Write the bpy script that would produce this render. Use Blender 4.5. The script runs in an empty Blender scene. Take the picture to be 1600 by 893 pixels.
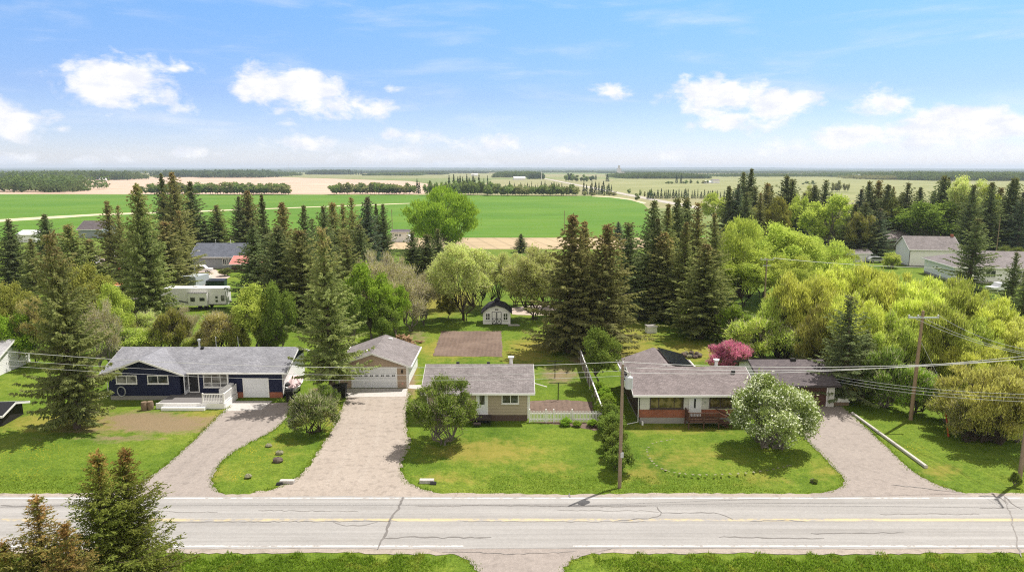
import bpy, math, random
import numpy as np
from mathutils import Vector

R = math.radians
S = bpy.context.scene
COL = S.collection
random.seed(7)

# ------------------------------------------------------------------ survey
# The photograph was taken 24 m up with a 24 mm-equivalent lens tipped 9.71 degrees down.
# at() turns a photo point into a spot on flat ground, which is how the plan was measured.
CAMH, PITCH, F = 24.0, R(9.71), 1067.0
CP, SP = math.cos(PITCH), math.sin(PITCH)

def at(px, py, z=0.0):
    u, v = (px - 800) / F, (py - 446.5) / F
    dy, dz = CP - v * SP, -SP - v * CP
    t = (z - CAMH) / dz
    return (u * t, dy * t)

def x_at(px, py, Y):
    u, v = (px - 800) / F, (py - 446.5) / F
    return u * Y / (CP - v * SP)

def z_at(py, Y):
    v = (py - 446.5) / F
    return CAMH + Y * (-SP - v * CP) / (CP - v * SP)

def ppm(Y, z=0.0):
    return F / (Y * CP + (CAMH - z) * SP)

# ------------------------------------------------------------------ materials
def new_mat(name):
    m = bpy.data.materials.new(name)
    m.use_nodes = True
    nt = m.node_tree
    for n in list(nt.nodes):
        nt.nodes.remove(n)
    out = nt.nodes.new('ShaderNodeOutputMaterial')
    return m, nt, out

def N(nt, t, **kw):
    n = nt.nodes.new(t)
    for k, v in kw.items():
        if k in n.inputs:
            n.inputs[k].default_value = v
        else:
            setattr(n, k, v)
    return n

def L(nt, a, b):
    nt.links.new(a, b)

def rgba(c):
    return (c[0], c[1], c[2], 1.0)

def mixc(nt, fac, a, b, mode='MIX'):
    n = nt.nodes.new('ShaderNodeMix')
    n.data_type = 'RGBA'
    n.blend_type = mode
    for sock, val in ((n.inputs[0], fac), (n.inputs[6], a), (n.inputs[7], b)):
        if hasattr(val, 'is_linked'):
            nt.links.new(val, sock)
        elif isinstance(val, (tuple, list)):
            sock.default_value = rgba(val)
        else:
            sock.default_value = val
    return n.outputs[2]

def math_(nt, op, a, b=None, c=None, clamp=False):
    n = nt.nodes.new('ShaderNodeMath')
    n.operation = op
    n.use_clamp = clamp
    for i, v in enumerate((a, b, c)):
        if v is None:
            continue
        if hasattr(v, 'is_linked'):
            nt.links.new(v, n.inputs[i])
        else:
            n.inputs[i].default_value = v
    return n.outputs[0]

def noise(nt, vec, scale, detail=3.0, rough=0.55, dist=0.0):
    n = nt.nodes.new('ShaderNodeTexNoise')
    n.inputs['Scale'].default_value = scale
    n.inputs['Detail'].default_value = detail
    n.inputs['Roughness'].default_value = rough
    n.inputs['Distortion'].default_value = dist
    if vec is not None:
        nt.links.new(vec, n.inputs['Vector'])
    return n.outputs['Fac']

def ramp(nt, fac, stops):
    n = nt.nodes.new('ShaderNodeValToRGB')
    e = n.color_ramp.elements
    while len(e) > len(stops):
        e.remove(e[-1])
    while len(e) < len(stops):
        e.new(0.5)
    for i, (p, c) in enumerate(stops):
        e[i].position = p
        e[i].color = rgba(c) if len(c) == 3 else c
    nt.links.new(fac, n.inputs[0])
    return n.outputs[0]

def smooth(nt, x, lo, hi):
    n = nt.nodes.new('ShaderNodeMapRange')
    n.interpolation_type = 'SMOOTHSTEP'
    n.inputs[1].default_value = lo
    n.inputs[2].default_value = hi
    nt.links.new(x, n.inputs[0])
    return n.outputs[0]

def coords(nt, kind='Object'):
    return nt.nodes.new('ShaderNodeTexCoord').outputs[kind]

def position(nt):
    return nt.nodes.new('ShaderNodeNewGeometry').outputs['Position']

def bump(nt, h, strength, dist=0.05):
    b = nt.nodes.new('ShaderNodeBump')
    b.inputs['Strength'].default_value = strength
    b.inputs['Distance'].default_value = dist
    nt.links.new(h, b.inputs['Height'])
    return b.outputs[0]

def surf(nt, out, col, rough=0.8, spec=0.3, metal=0.0, nrm=None):
    p = nt.nodes.new('ShaderNodeBsdfPrincipled')
    if hasattr(col, 'is_linked'):
        nt.links.new(col, p.inputs['Base Color'])
    else:
        p.inputs['Base Color'].default_value = rgba(col)
    p.inputs['Roughness'].default_value = rough
    p.inputs['Specular IOR Level'].default_value = spec
    p.inputs['Metallic'].default_value = metal
    if nrm is not None:
        nt.links.new(nrm, p.inputs['Normal'])
    nt.links.new(p.outputs[0], out.inputs[0])
    return p

MATS = {}
def plain(name, col, rough=0.7, spec=0.3, metal=0.0, var=0.12, scale=3.0):
    if name in MATS:
        return MATS[name]
    m, nt, out = new_mat(name)
    v = noise(nt, coords(nt), scale, 4)
    c = mixc(nt, v, tuple(x * (1 - var) for x in col), tuple(min(1, x * (1 + var)) for x in col))
    surf(nt, out, c, rough, spec, metal)
    MATS[name] = m
    return m

def leaf_mat(name, c1, c2, c3=None, trans=0.35, brown=None, brown_lo=9.0, brown_hi=16.0, scale=0.5):
    """foliage: two or three leaf colours in clumps, light passing through the leaves"""
    if name in MATS:
        return MATS[name]
    m, nt, out = new_mat(name)
    oc = coords(nt)
    v = noise(nt, oc, scale, 4, 0.7)
    v = smooth(nt, v, 0.32, 0.68)
    col = mixc(nt, v, c1, c2)
    if c3 is not None:
        v3 = smooth(nt, noise(nt, oc, scale * 2.3, 3, 0.6), 0.5, 0.7)
        col = mixc(nt, v3, col, c3)
    if brown is not None:
        sep = nt.nodes.new('ShaderNodeSeparateXYZ')
        L(nt, oc, sep.inputs[0])
        h = smooth(nt, sep.outputs[2], brown_lo, brown_hi)
        b = math_(nt, 'MULTIPLY', h, smooth(nt, noise(nt, oc, 2.2, 3, 0.7), 0.4, 0.6))
        col = mixc(nt, b, col, brown)
    fine = noise(nt, oc, 7.0, 2, 0.6)
    col = mixc(nt, 1.0, col, ramp(nt, fine, [(0.25, (0.6, 0.6, 0.6)), (0.75, (1.35, 1.35, 1.35))]), 'MULTIPLY')
    oi = nt.nodes.new('ShaderNodeObjectInfo')
    hs = nt.nodes.new('ShaderNodeHueSaturation')
    L(nt, col, hs.inputs['Color'])
    L(nt, math_(nt, 'MULTIPLY_ADD', oi.outputs['Random'], 0.018, 0.491), hs.inputs['Hue'])
    L(nt, math_(nt, 'MULTIPLY_ADD', oi.outputs['Random'], 0.36, 0.84), hs.inputs['Value'])
    d = nt.nodes.new('ShaderNodeBsdfDiffuse')
    t = nt.nodes.new('ShaderNodeBsdfTranslucent')
    mx = nt.nodes.new('ShaderNodeAddShader')
    L(nt, hs.outputs[0], d.inputs[0])
    L(nt, mixc(nt, 1.0, hs.outputs[0], (trans * 2.0, trans * 2.0, trans * 1.5), 'MULTIPLY'), t.inputs[0])
    L(nt, d.outputs[0], mx.inputs[0])
    L(nt, t.outputs[0], mx.inputs[1])
    L(nt, mx.outputs[0], out.inputs[0])
    MATS[name] = m
    return m

def shingle_mat(name, c1, c2):
    if name in MATS:
        return MATS[name]
    m, nt, out = new_mat(name)
    oc = coords(nt)
    br = nt.nodes.new('ShaderNodeTexBrick')
    L(nt, oc, br.inputs['Vector'])
    br.inputs['Color1'].default_value = rgba(c1)
    br.inputs['Color2'].default_value = rgba(c2)
    br.inputs['Mortar'].default_value = rgba(tuple(x * 0.75 for x in c1))
    br.inputs['Scale'].default_value = 1.0
    br.inputs['Brick Width'].default_value = 0.33
    br.inputs['Row Height'].default_value = 0.15
    br.inputs['Mortar Size'].default_value = 0.012
    n1 = noise(nt, oc, 0.7, 5, 0.65)
    n2 = noise(nt, oc, 9.0, 3, 0.7)
    col = mixc(nt, 1.0, br.outputs['Color'], ramp(nt, n1, [(0.3, (0.82, 0.82, 0.82)), (0.7, (1.15, 1.15, 1.15))]), 'MULTIPLY')
    col = mixc(nt, 1.0, col, ramp(nt, n2, [(0.3, (0.7, 0.7, 0.7)), (0.7, (1.3, 1.3, 1.3))]), 'MULTIPLY')
    surf(nt, out, col, 0.9, 0.15, nrm=bump(nt, br.outputs['Fac'], 0.4, -0.02))
    MATS[name] = m
    return m

def siding_mat(name, col, pitch=0.2, vertical=False):
    if name in MATS:
        return MATS[name]
    m, nt, out = new_mat(name)
    oc = coords(nt)
    sep = nt.nodes.new('ShaderNodeSeparateXYZ')
    L(nt, oc, sep.inputs[0])
    a = math_(nt, 'ADD', sep.outputs[0], sep.outputs[1]) if vertical else sep.outputs[2]
    saw = math_(nt, 'FRACT', math_(nt, 'DIVIDE', a, pitch))
    lap = smooth(nt, saw, 0.0, 0.1)
    n1 = noise(nt, oc, 0.9, 5, 0.6)
    c = mixc(nt, n1, tuple(x * 0.9 for x in col), tuple(min(1, x * 1.07) for x in col))
    c = mixc(nt, lap, tuple(x * 0.72 for x in col), c)
    surf(nt, out, c, 0.6, 0.25, nrm=bump(nt, saw, 0.5, -0.02))
    MATS[name] = m
    return m

def glass_mat(name, col=(0.03, 0.035, 0.035)):
    if name in MATS:
        return MATS[name]
    m, nt, out = new_mat(name)
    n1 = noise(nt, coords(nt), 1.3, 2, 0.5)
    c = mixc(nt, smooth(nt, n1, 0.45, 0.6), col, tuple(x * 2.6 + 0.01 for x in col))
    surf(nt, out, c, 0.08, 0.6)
    MATS[name] = m
    return m

# ------------------------------------------------------------------ mesh building
def mesh_np(name, verts, faces, mats, midx=None):
    """verts (n,3) array, faces (m,k) array, all the same k"""
    me = bpy.data.meshes.new(name)
    k = faces.shape[1]
    me.vertices.add(len(verts))
    me.vertices.foreach_set('co', np.ascontiguousarray(verts, dtype=np.float32).ravel())
    me.loops.add(faces.size)
    me.loops.foreach_set('vertex_index', np.ascontiguousarray(faces, dtype=np.int32).ravel())
    me.polygons.add(len(faces))
    me.polygons.foreach_set('loop_start', np.arange(0, faces.size, k, dtype=np.int32))
    for mt in mats:
        me.materials.append(mt)
    if midx is not None:
        me.polygons.foreach_set('material_index', np.ascontiguousarray(midx, dtype=np.int32))
    me.update(calc_edges=True)
    return me

class MB:
    def __init__(self):
        self.v, self.f, self.m = [], [], []
        self.mats = []
    def _add(self, vs, fs, mi=0):
        o = len(self.v)
        self.v += [tuple(p) for p in vs]
        self.f += [tuple(i + o for i in f) for f in fs]
        self.m += [mi] * len(fs)
    def box(self, x0, x1, y0, y1, z0, z1, mi=0):
        vs = [(x, y, z) for z in (z0, z1) for y in (y0, y1) for x in (x0, x1)]
        self._add(vs, [(0, 2, 3, 1), (4, 5, 7, 6), (0, 1, 5, 4), (2, 6, 7, 3), (0, 4, 6, 2), (1, 3, 7, 5)], mi)
        return self
    def prism(self, poly, axis, a, b, mi=0):
        """poly: 2D outline; axis 'x': points are (y,z) extruded from x=a to b; 'y': (x,z); 'z': (x,y)"""
        n = len(poly)
        def p3(p, t):
            return {'x': (t, p[0], p[1]), 'y': (p[0], t, p[1]), 'z': (p[0], p[1], t)}[axis]
        vs = [p3(p, a) for p in poly] + [p3(p, b) for p in poly]
        fs = [tuple(range(n))[::-1], tuple(range(n, 2 * n))]
        fs += [(i, (i + 1) % n, n + (i + 1) % n, n + i) for i in range(n)]
        self._add(vs, fs, mi)
        return self
    def tube(self, pts, rads, n=6, mi=0, cap=True):
        pts = [Vector(p) for p in pts]
        if not isinstance(rads, (list, tuple)):
            rads = [rads] * len(pts)
        vs, fs = [], []
        for i, p in enumerate(pts):
            t = (pts[min(i + 1, len(pts) - 1)] - pts[max(i - 1, 0)])
            if t.length < 1e-9:
                t = Vector((0, 0, 1))
            t.normalize()
            up = Vector((0, 0, 1)) if abs(t.z) < 0.9 else Vector((1, 0, 0))
            a = t.cross(up).normalized()
            b = t.cross(a)
            for k in range(n):
                an = 2 * math.pi * k / n
                vs.append(p + (a * math.cos(an) + b * math.sin(an)) * rads[i])
        for i in range(len(pts) - 1):
            for k in range(n):
                k2 = (k + 1) % n
                fs.append((i * n + k, i * n + k2, (i + 1) * n + k2, (i + 1) * n + k))
        if cap:
            fs.append(tuple(range(n))[::-1])
            fs.append(tuple((len(pts) - 1) * n + k for k in range(n)))
        self._add(vs, fs, mi)
        return self
    def lathe(self, prof, cx=0, cy=0, n=14, mi=0):
        return self.tube([(cx, cy, z) for r, z in prof], [r for r, z in prof], n, mi)
    def ring(self, x0, x1, z0, z1, w, y0, y1, mi=0):
        """rectangular frame in the xz plane"""
        self.box(x0, x1, y0, y1, z0, z0 + w, mi)
        self.box(x0, x1, y0, y1, z1 - w, z1, mi)
        self.box(x0, x0 + w, y0, y1, z0 + w, z1 - w, mi)
        self.box(x1 - w, x1, y0, y1, z0 + w, z1 - w, mi)
        return self
    def build(self, name, mat, parent=None, loc=(0, 0, 0), rz=0.0, smooth_=False):
        me = bpy.data.meshes.new(name)
        me.from_pydata(self.v, [], self.f)
        mats = mat if isinstance(mat, (list, tuple)) else [mat]
        for m in mats:
            me.materials.append(m)
        me.polygons.foreach_set('material_index', self.m)
        if smooth_:
            me.polygons.foreach_set('use_smooth', [True] * len(self.f))
        me.update()
        o = bpy.data.objects.new(name, me)
        COL.objects.link(o)
        o.location = loc
        o.rotation_euler.z = rz
        if parent is not None:
            o.parent = parent
        return o

def tag(o, label=None, cat=None, group=None, kind=None):
    if label: o['label'] = label
    if cat: o['category'] = cat
    if group: o['group'] = group
    if kind: o['kind'] = kind
    return o

def thing(name, label, cat, loc=(0, 0, 0), rz=0.0, group=None):
    o = bpy.data.objects.new(name, None)
    o.empty_display_size = 0.5
    COL.objects.link(o)
    o.location = loc
    o.rotation_euler.z = rz
    return tag(o, label, cat, group)

def sheet(name, pts, z, mat, kind='structure'):
    """a flat polygon of ground given as world (x, y) points"""
    m = MB()
    m._add([(x, y, z) for x, y in pts], [tuple(range(len(pts)))])
    o = m.build(name, mat)
    me = o.data
    if me.polygons[0].normal.z < 0:
        me.flip_normals()
    o['kind'] = kind
    return o

def smooth_line(pts, it=2):
    for _ in range(it):
        q = [pts[0]]
        for a, b in zip(pts[:-1], pts[1:]):
            q.append((a[0] * .75 + b[0] * .25, a[1] * .75 + b[1] * .25))
            q.append((a[0] * .25 + b[0] * .75, a[1] * .25 + b[1] * .75))
        q.append(pts[-1])
        pts = q
    return pts

def ragged(pts, amp, step, rng):
    """re-samples a line and shakes it so that an edge of gravel is not a clean curve"""
    out = []
    for a, b in zip(pts[:-1], pts[1:]):
        d = math.hypot(b[0] - a[0], b[1] - a[1])
        n = max(1, int(d / step))
        for i in range(n):
            t = i / n
            out.append((a[0] + (b[0] - a[0]) * t + rng.uniform(-amp, amp), a[1] + (b[1] - a[1]) * t + rng.uniform(-amp, amp)))
    out.append(pts[-1])
    return out

# ------------------------------------------------------------------ camera, light, sky
cam = bpy.data.cameras.new('camera')
cam.sensor_width = 36.0
cam.lens = 36.0 * F / 1600
cam.clip_start, cam.clip_end = 0.5, 60000
co = bpy.data.objects.new('camera', cam)
COL.objects.link(co)
co.location = (0, 0, CAMH)
co.rotation_euler = (R(90) - PITCH, 0, 0)
S.camera = co

SUNV = Vector((0.43, 0.35, 1.0)).normalized()
EL = math.asin(SUNV.z)
AZ = math.atan2(SUNV.x, SUNV.y)
sl = bpy.data.lights.new('sun', 'SUN')
sl.energy = 4.6
sl.angle = R(0.53)
sl.color = (1.0, 0.955, 0.89)
so = bpy.data.objects.new('sun', sl)
COL.objects.link(so)
so.rotation_euler = SUNV.to_track_quat('Z', 'Y').to_euler()
so.location = (30, 40, 80)

S.view_settings.view_transform = 'Standard'
S.view_settings.look = 'None'
S.view_settings.gamma = 1.0
S.view_settings.use_curve_mapping = False
S.view_settings.exposure = 0.52

def dirn(px, py):
    u, v = (px - 800) / F, (py - 446.5) / F
    d = Vector((u, CP - v * SP, -SP - v * CP)).normalized()
    return math.atan2(d.x, d.y), math.asin(d.z)

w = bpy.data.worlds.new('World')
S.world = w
w.use_nodes = True
nt = w.node_tree
for n in list(nt.nodes):
    nt.nodes.remove(n)
wo = nt.nodes.new('ShaderNodeOutputWorld')
bg = nt.nodes.new('ShaderNodeBackground')
bg.inputs[1].default_value = 0.15
L(nt, bg.outputs[0], wo.inputs[0])
sky = nt.nodes.new('ShaderNodeTexSky')
sky.sky_type = 'NISHITA'
sky.sun_disc = False
sky.sun_elevation = EL
sky.sun_rotation = AZ
sky.altitude = 900
sky.air_density = 1.0
sky.dust_density = 0.4
sky.ozone_density = 2.0
gen = nt.nodes.new('ShaderNodeTexCoord').outputs['Generated']
nrm = nt.nodes.new('ShaderNodeVectorMath'); nrm.operation = 'NORMALIZE'
L(nt, gen, nrm.inputs[0])
sp3 = nt.nodes.new('ShaderNodeSeparateXYZ')
L(nt, nrm.outputs[0], sp3.inputs[0])
az = math_(nt, 'ARCTAN2', sp3.outputs[0], sp3.outputs[1])
el = math_(nt, 'ARCSINE', sp3.outputs[2])
cmb = nt.nodes.new('ShaderNodeCombineXYZ')
L(nt, az, cmb.inputs[0]); L(nt, el, cmb.inputs[1])
ang = cmb.outputs[0]
# the lower air is paler and the blue deepens quickly upward
skycol = mixc(nt, 1.0, sky.outputs[0], ramp(nt, el, [(0.0, (0.61, 0.585, 0.74)), (0.10, (0.475, 0.525, 0.71)), (0.26, (0.51, 0.74, 0.88)), (0.5, (0.8, 0.8, 0.85))]), 'MULTIPLY')
# a bright veil added overhead, above the part of the sky in view, as fill light
skycol = mixc(nt, math_(nt, 'MULTIPLY', smooth(nt, el, 0.27, 0.55), 0.8), skycol, (3.0, 2.75, 2.45))
# fair-weather cumulus: (centre x, base y, half width, height, thickness), read off the photo as bearings
CLOUDS = [(185, 150, 75, 60, 1.25), (280, 112, 38, 18, .55), (5, 203, 50, 48, 1.1), (96, 205, 14, 9, .6),
          (450, 155, 85, 52, 1.1), (520, 182, 105, 40, .75), (620, 145, 22, 13, .6), (450, 200, 22, 18, .5),
          (470, 233, 55, 24, .8), (305, 246, 42, 18, .75), (20, 256, 40, 16, .8), (135, 258, 25, 14, .7),
          (200, 256, 25, 16, .7), (635, 220, 45, 20, .6), (610, 252, 75, 26, .65), (770, 234, 55, 28, .85),
          (880, 245, 40, 20, .85), (955, 152, 38, 22, .55), (1130, 170, 85, 52, 1.2), (1215, 175, 60, 42, 1.05),
          (1165, 200, 80, 40, .7), (1060, 258, 45, 30, .6), (1385, 180, 45, 36, .8), (1330, 225, 50, 38, 1.1), (1475, 208, 85, 42, 1.2),
          (1570, 210, 60, 30, 1.1), (1440, 240, 130, 40, .5), (1560, 250, 90, 34, .45), (1220, 245, 50, 20, .5), (285, 178, 25, 14, .45), (700, 262, 120, 12, .5)]
acc = None
for px, pb, hw, hh, st in CLOUDS:
    a, e = dirn(px, pb - hh * 0.36)
    wv, hv = hw / F, hh * 0.62 / F
    s1 = nt.nodes.new('ShaderNodeVectorMath'); s1.operation = 'SUBTRACT'
    L(nt, ang, s1.inputs[0]); s1.inputs[1].default_value = (a, e, 0)
    s2 = nt.nodes.new('ShaderNodeVectorMath'); s2.operation = 'MULTIPLY'
    L(nt, s1.outputs[0], s2.inputs[0]); s2.inputs[1].default_value = (1 / wv, 1 / hv, 0)
    s3 = nt.nodes.new('ShaderNodeVectorMath'); s3.operation = 'LENGTH'
    L(nt, s2.outputs[0], s3.inputs[0])
    v = math_(nt, 'MULTIPLY_ADD', s3.outputs['Value'], -st, st * 1.12)
    acc = v if acc is None else math_(nt, 'MAXIMUM', acc, v)
mp = nt.nodes.new('ShaderNodeMapping')
mp.inputs['Scale'].default_value = (1.0, 1.7, 1.0)
L(nt, ang, mp.inputs[0])
n1 = noise(nt, mp.outputs[0], 24.0, 8, 0.6, 0.25)
n2 = noise(nt, mp.outputs[0], 9.0, 4, 0.5)
dens = math_(nt, 'ADD', acc, math_(nt, 'MULTIPLY_ADD', n1, 2.5, -1.32))
dens = math_(nt, 'ADD', dens, math_(nt, 'MULTIPLY_ADD', n2, 0.8, -0.4))
cl = smooth(nt, dens, -0.05, 0.72)
mp2 = nt.nodes.new('ShaderNodeMapping')
mp2.inputs['Scale'].default_value = (1.5, 9.0, 1.0)
mp2.inputs['Rotation'].default_value = (0, 0, R(4))
L(nt, ang, mp2.inputs[0])
wisps = smooth(nt, noise(nt, mp2.outputs[0], 3.2, 6, 0.55, 0.4), 0.47, 0.8)
cover = math_(nt, 'MAXIMUM', math_(nt, 'MULTIPLY', cl, 0.97), math_(nt, 'MULTIPLY', wisps, 0.42))
body = smooth(nt, noise(nt, mp.outputs[0], 30.0, 5, 0.6), 0.3, 0.7)
white = mixc(nt, body, (4.2, 4.3, 4.7), (5.4, 5.25, 5.2))
whole = mixc(nt, cover, skycol, white)
# a bank of bright cloud, unseen behind the camera, added as fill for shaded fronts
fill_bank = math_(nt, 'MULTIPLY', smooth(nt, math_(nt, 'MULTIPLY', sp3.outputs[1], -1.0), 0.05, 0.5), math_(nt, 'MULTIPLY', smooth(nt, el, -0.02, 0.08), smooth(nt, math_(nt, 'MULTIPLY', el, -1.0), -1.1, -0.5)))
fill_bank = math_(nt, 'MULTIPLY', fill_bank, smooth(nt, noise(nt, mp.outputs[0], 2.5, 5, 0.55), 0.2, 0.5))
L(nt, mixc(nt, fill_bank, whole, (6.2, 5.8, 5.3)), bg.inputs[0])
w.cycles.sampling_method = 'MANUAL'
w.cycles.sample_map_resolution = 1024

S.cycles.max_bounces = 8
S.cycles.diffuse_bounces = 4
S.cycles.glossy_bounces = 2
S.cycles.transmission_bounces = 5
S.cycles.transparent_max_bounces = 4
S.cycles.volume_bounces = 0
S.cycles.use_adaptive_sampling = True
S.cycles.adaptive_threshold = 0.01
S.cycles.use_denoising = False      # 128 samples are clean enough; denoising would smear the foliage
S.cycles.pixel_filter_type = 'BLACKMAN_HARRIS'
S.cycles.filter_width = 1.15
S.cycles.sample_clamp_indirect = 6

# ------------------------------------------------------------------ ground
Y_FAR, Y_MID, Y_NEAR = at(800, 778)[1], at(800, 812)[1], at(800, 853)[1]   # the three painted lines
Y_SH_FAR, Y_SH_NEAR = at(800, 770.5)[1], at(800, 864)[1]
rng = random.Random(3)

def cum(a, b, step0, lim, g=1.35):
    xs, s, x = [], step0, b
    while x < lim:
        s *= g
        x += s
        xs.append(x)
    return xs
xr = list(np.arange(-100, 110.01, 0.5))
xs = [-v for v in cum(0, 100, 0.5, 20000)][::-1] + xr + cum(0, 110, 0.5, 20000)
yr = list(np.arange(26, 140.01, 0.5))
ys = [-400, -120, -40, 0, 15] + yr + cum(0, 140, 0.5, 20000)
xs, ys = np.array(xs), np.array(ys)
GX, GY = np.meshgrid(xs, ys)
gx, gy = GX.ravel(), GY.ravel()
def px_of(x, y, z=0):
    dep = y * CP + (CAMH - z) * SP
    dep = np.where(dep < 1, 1, dep)
    up = -y * SP * 0 + ((z - CAMH) * CP + y * SP)
    return 800 + F * x / dep, 446.5 - F * up / dep
PX, PY = px_of(gx, gy)
# shallow ditch between the lawns and the road, filled where the three drives cross it
dt = np.exp(-((gy - (Y_SH_FAR + 2.3)) / 1.25) ** 2) * 0.42
for c, hw in ((at(270, 760)[0], 6.5), (at(555, 760)[0], 8.5), (at(1400, 765)[0], 8.5)):
    dt *= 1 - np.exp(-(np.abs(gx - c) / hw) ** 6)
dt2 = np.exp(-((gy - (Y_SH_NEAR - 3.0)) / 1.6) ** 2) * 0.45 * (1 - np.exp(-(np.abs(gx - at(812, 880)[0]) / 5.5) ** 6))
nz = 0.02 * np.sin(gx * .9) * np.sin(gy * 1.3)
gz = -(dt + dt2) - 0.006 + nz * 0.08
def blobs(lst):
    r = np.zeros(len(gx))
    for x, y, a, b, s in lst:
        d = ((PX - x) / a) ** 2 + ((PY - y) / b) ** 2
        r = np.maximum(r, s * np.exp(-d * 1.2))
    return r
dry = blobs([(760, 705, 110, 22, .75), (700, 745, 70, 10, .5), (860, 730, 70, 14, .45), (1080, 715, 100, 24, .45), (1010, 735, 40, 18, .5),
             (1060, 670, 120, 10, .55), (700, 545, 60, 20, .8), (820, 555, 60, 18, .7), (840, 540, 60, 14, .9), (985, 550, 70, 20, .85), (990, 530, 60, 30, .6), (1080, 550, 90, 20, .7),
             (340, 655, 90, 20, .8), (120, 660, 160, 18, .8), (640, 590, 20, 40, .7), (1000, 470, 30, 40, .8), (690, 470, 60, 25, .95), (1190, 745, 60, 12, .4), (1470, 735, 40, 14, .6), (330, 740, 40, 20, .5), (440, 700, 50, 20, .35), (520, 650, 20, 60, .5), (1290, 735, 30, 20, .5)])
dirt = blobs([(225, 655, 95, 17, .95), (140, 672, 90, 9, .6), (310, 658, 105, 13, .75), (250, 662, 125, 19, 1.0), (190, 684, 90, 7, .7), (120, 646, 60, 8, .6), (165, 690, 50, 6, .5), (875, 585, 45, 22, .75), (905, 560, 35, 16, .65), (640, 600, 14, 26, .9), (60, 685, 70, 8, .4), (500, 620, 26, 22, .8),
              (820, 500, 60, 9, .35), (650, 525, 30, 18, .6), (930, 660, 20, 5, .8), (875, 660, 50, 3.5, .8)])
dand = blobs([(50, 705, 70, 16, 1), (400, 708, 46, 22, 1), (420, 680, 30, 18, .9), (1425, 700, 30, 12, .7), (1190, 690, 60, 30, .15), (30, 730, 80, 14, .5), (370, 735, 40, 18, .6)])
nearlawn = np.clip(1 - np.maximum(0, (gy - 105)) / 25, 0, 1)
idx = np.arange(len(gx)).reshape(GX.shape)
fc = np.stack([idx[:-1, :-1], idx[:-1, 1:], idx[1:, 1:], idx[1:, :-1]], -1).reshape(-1, 4)

m, nt, out = new_mat('ground_grass')
P = position(nt)
at_ = nt.nodes.new('ShaderNodeVertexColor'); at_.layer_name = 'cover'
sc = nt.nodes.new('ShaderNodeSeparateColor'); L(nt, at_.outputs[0], sc.inputs[0])
nA = noise(nt, P, 0.14, 5, 0.6)
nB = noise(nt, P, 0.9, 5, 0.7)
nC = noise(nt, P, 8.0, 3, 0.7)
nC2 = noise(nt, P, 2.6, 4, 0.75)
grass = ramp(nt, nA, [(0.3, (0.074, 0.132, 0.013)), (0.5, (0.114, 0.176, 0.018)), (0.72, (0.16, 0.205, 0.026))])
grass = mixc(nt, 1.0, grass, ramp(nt, nB, [(0.28, (0.68, 0.75, 0.6)), (0.5, (1, 1, 1)), (0.75, (1.3, 1.18, 1.35))]), 'MULTIPLY')
grass = mixc(nt, 1.0, grass, ramp(nt, nC, [(0.25, (0.5, 0.53, 0.5)), (0.5, (1, 1, 1)), (0.8, (1.6, 1.5, 1.6))]), 'MULTIPLY')
grass = mixc(nt, 1.0, grass, ramp(nt, nC2, [(0.3, (0.74, 0.78, 0.72)), (0.5, (1, 1, 1)), (0.72, (1.3, 1.22, 1.3))]), 'MULTIPLY')
dryf = smooth(nt, math_(nt, 'ADD', sc.outputs[0], math_(nt, 'MULTIPLY_ADD', nB, 1.3, -0.75)), 0.02, 0.65)
grass = mixc(nt, math_(nt, 'MULTIPLY', dryf, 0.8), grass, mixc(nt, nB, (0.19, 0.18, 0.025), (0.31, 0.245, 0.065)))
dirtf = smooth(nt, math_(nt, 'ADD', sc.outputs[1], math_(nt, 'MULTIPLY_ADD', nB, 1.1, -0.6)), 0.25, 0.75)
grass = mixc(nt, math_(nt, 'MULTIPLY', dirtf, 0.9), grass, mixc(nt, nC, (0.15, 0.105, 0.065), (0.30, 0.22, 0.14)))
nD = noise(nt, P, 9.0, 1, 0.5)
nE = smooth(nt, noise(nt, P, 0.5, 3, 0.6), 0.35, 0.6)
df = math_(nt, 'MULTIPLY', smooth(nt, nD, 0.63, 0.70), math_(nt, 'MULTIPLY', sc.outputs[2], nE))
grass = mixc(nt, df, grass, (0.75, 0.5, 0.02))
spg = nt.nodes.new('ShaderNodeSeparateXYZ'); L(nt, P, spg.inputs[0])
farf = smooth(nt, spg.outputs[1], 150.0, 420.0)
mpf = nt.nodes.new('ShaderNodeMapping'); mpf.inputs['Scale'].default_value = (0.0011, 0.0016, 0)
L(nt, P, mpf.inputs[0])
vor = nt.nodes.new('ShaderNodeTexVoronoi'); vor.distance = 'CHEBYCHEV'; vor.inputs['Randomness'].default_value = 0.75
vor.inputs['Scale'].default_value = 1.0
L(nt, mpf.outputs[0], vor.inputs['Vector'])
svc = nt.nodes.new('ShaderNodeSeparateColor'); L(nt, vor.outputs['Color'], svc.inputs[0])
nF = noise(nt, P, 0.02, 4, 0.6)
farm = ramp(nt, svc.outputs[0], [(0.0, (0.20, 0.21, 0.09)), (0.35, (0.25, 0.25, 0.12)), (0.55, (0.34, 0.27, 0.17)), (0.8, (0.13, 0.2, 0.05)), (1.0, (0.26, 0.22, 0.13))])
farm = mixc(nt, 1.0, farm, ramp(nt, nF, [(0.3, (0.85, 0.85, 0.85)), (0.7, (1.12, 1.12, 1.12))]), 'MULTIPLY')
gcol = mixc(nt, farf, grass, farm)
surf(nt, out, gcol, 0.95, 0.1, nrm=bump(nt, noise(nt, P, 5.0, 4, 0.75), 0.9, 0.12))
GROUND = m
me = mesh_np('ground', np.stack([gx, gy, gz], 1), fc, [GROUND])
ca = me.color_attributes.new('cover', 'FLOAT_COLOR', 'POINT')
ca.data.foreach_set('color', np.stack([dry, dirt, dand, nearlawn], 1).astype(np.float32).ravel())
g = bpy.data.objects.new('ground', me)
COL.objects.link(g)
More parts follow.
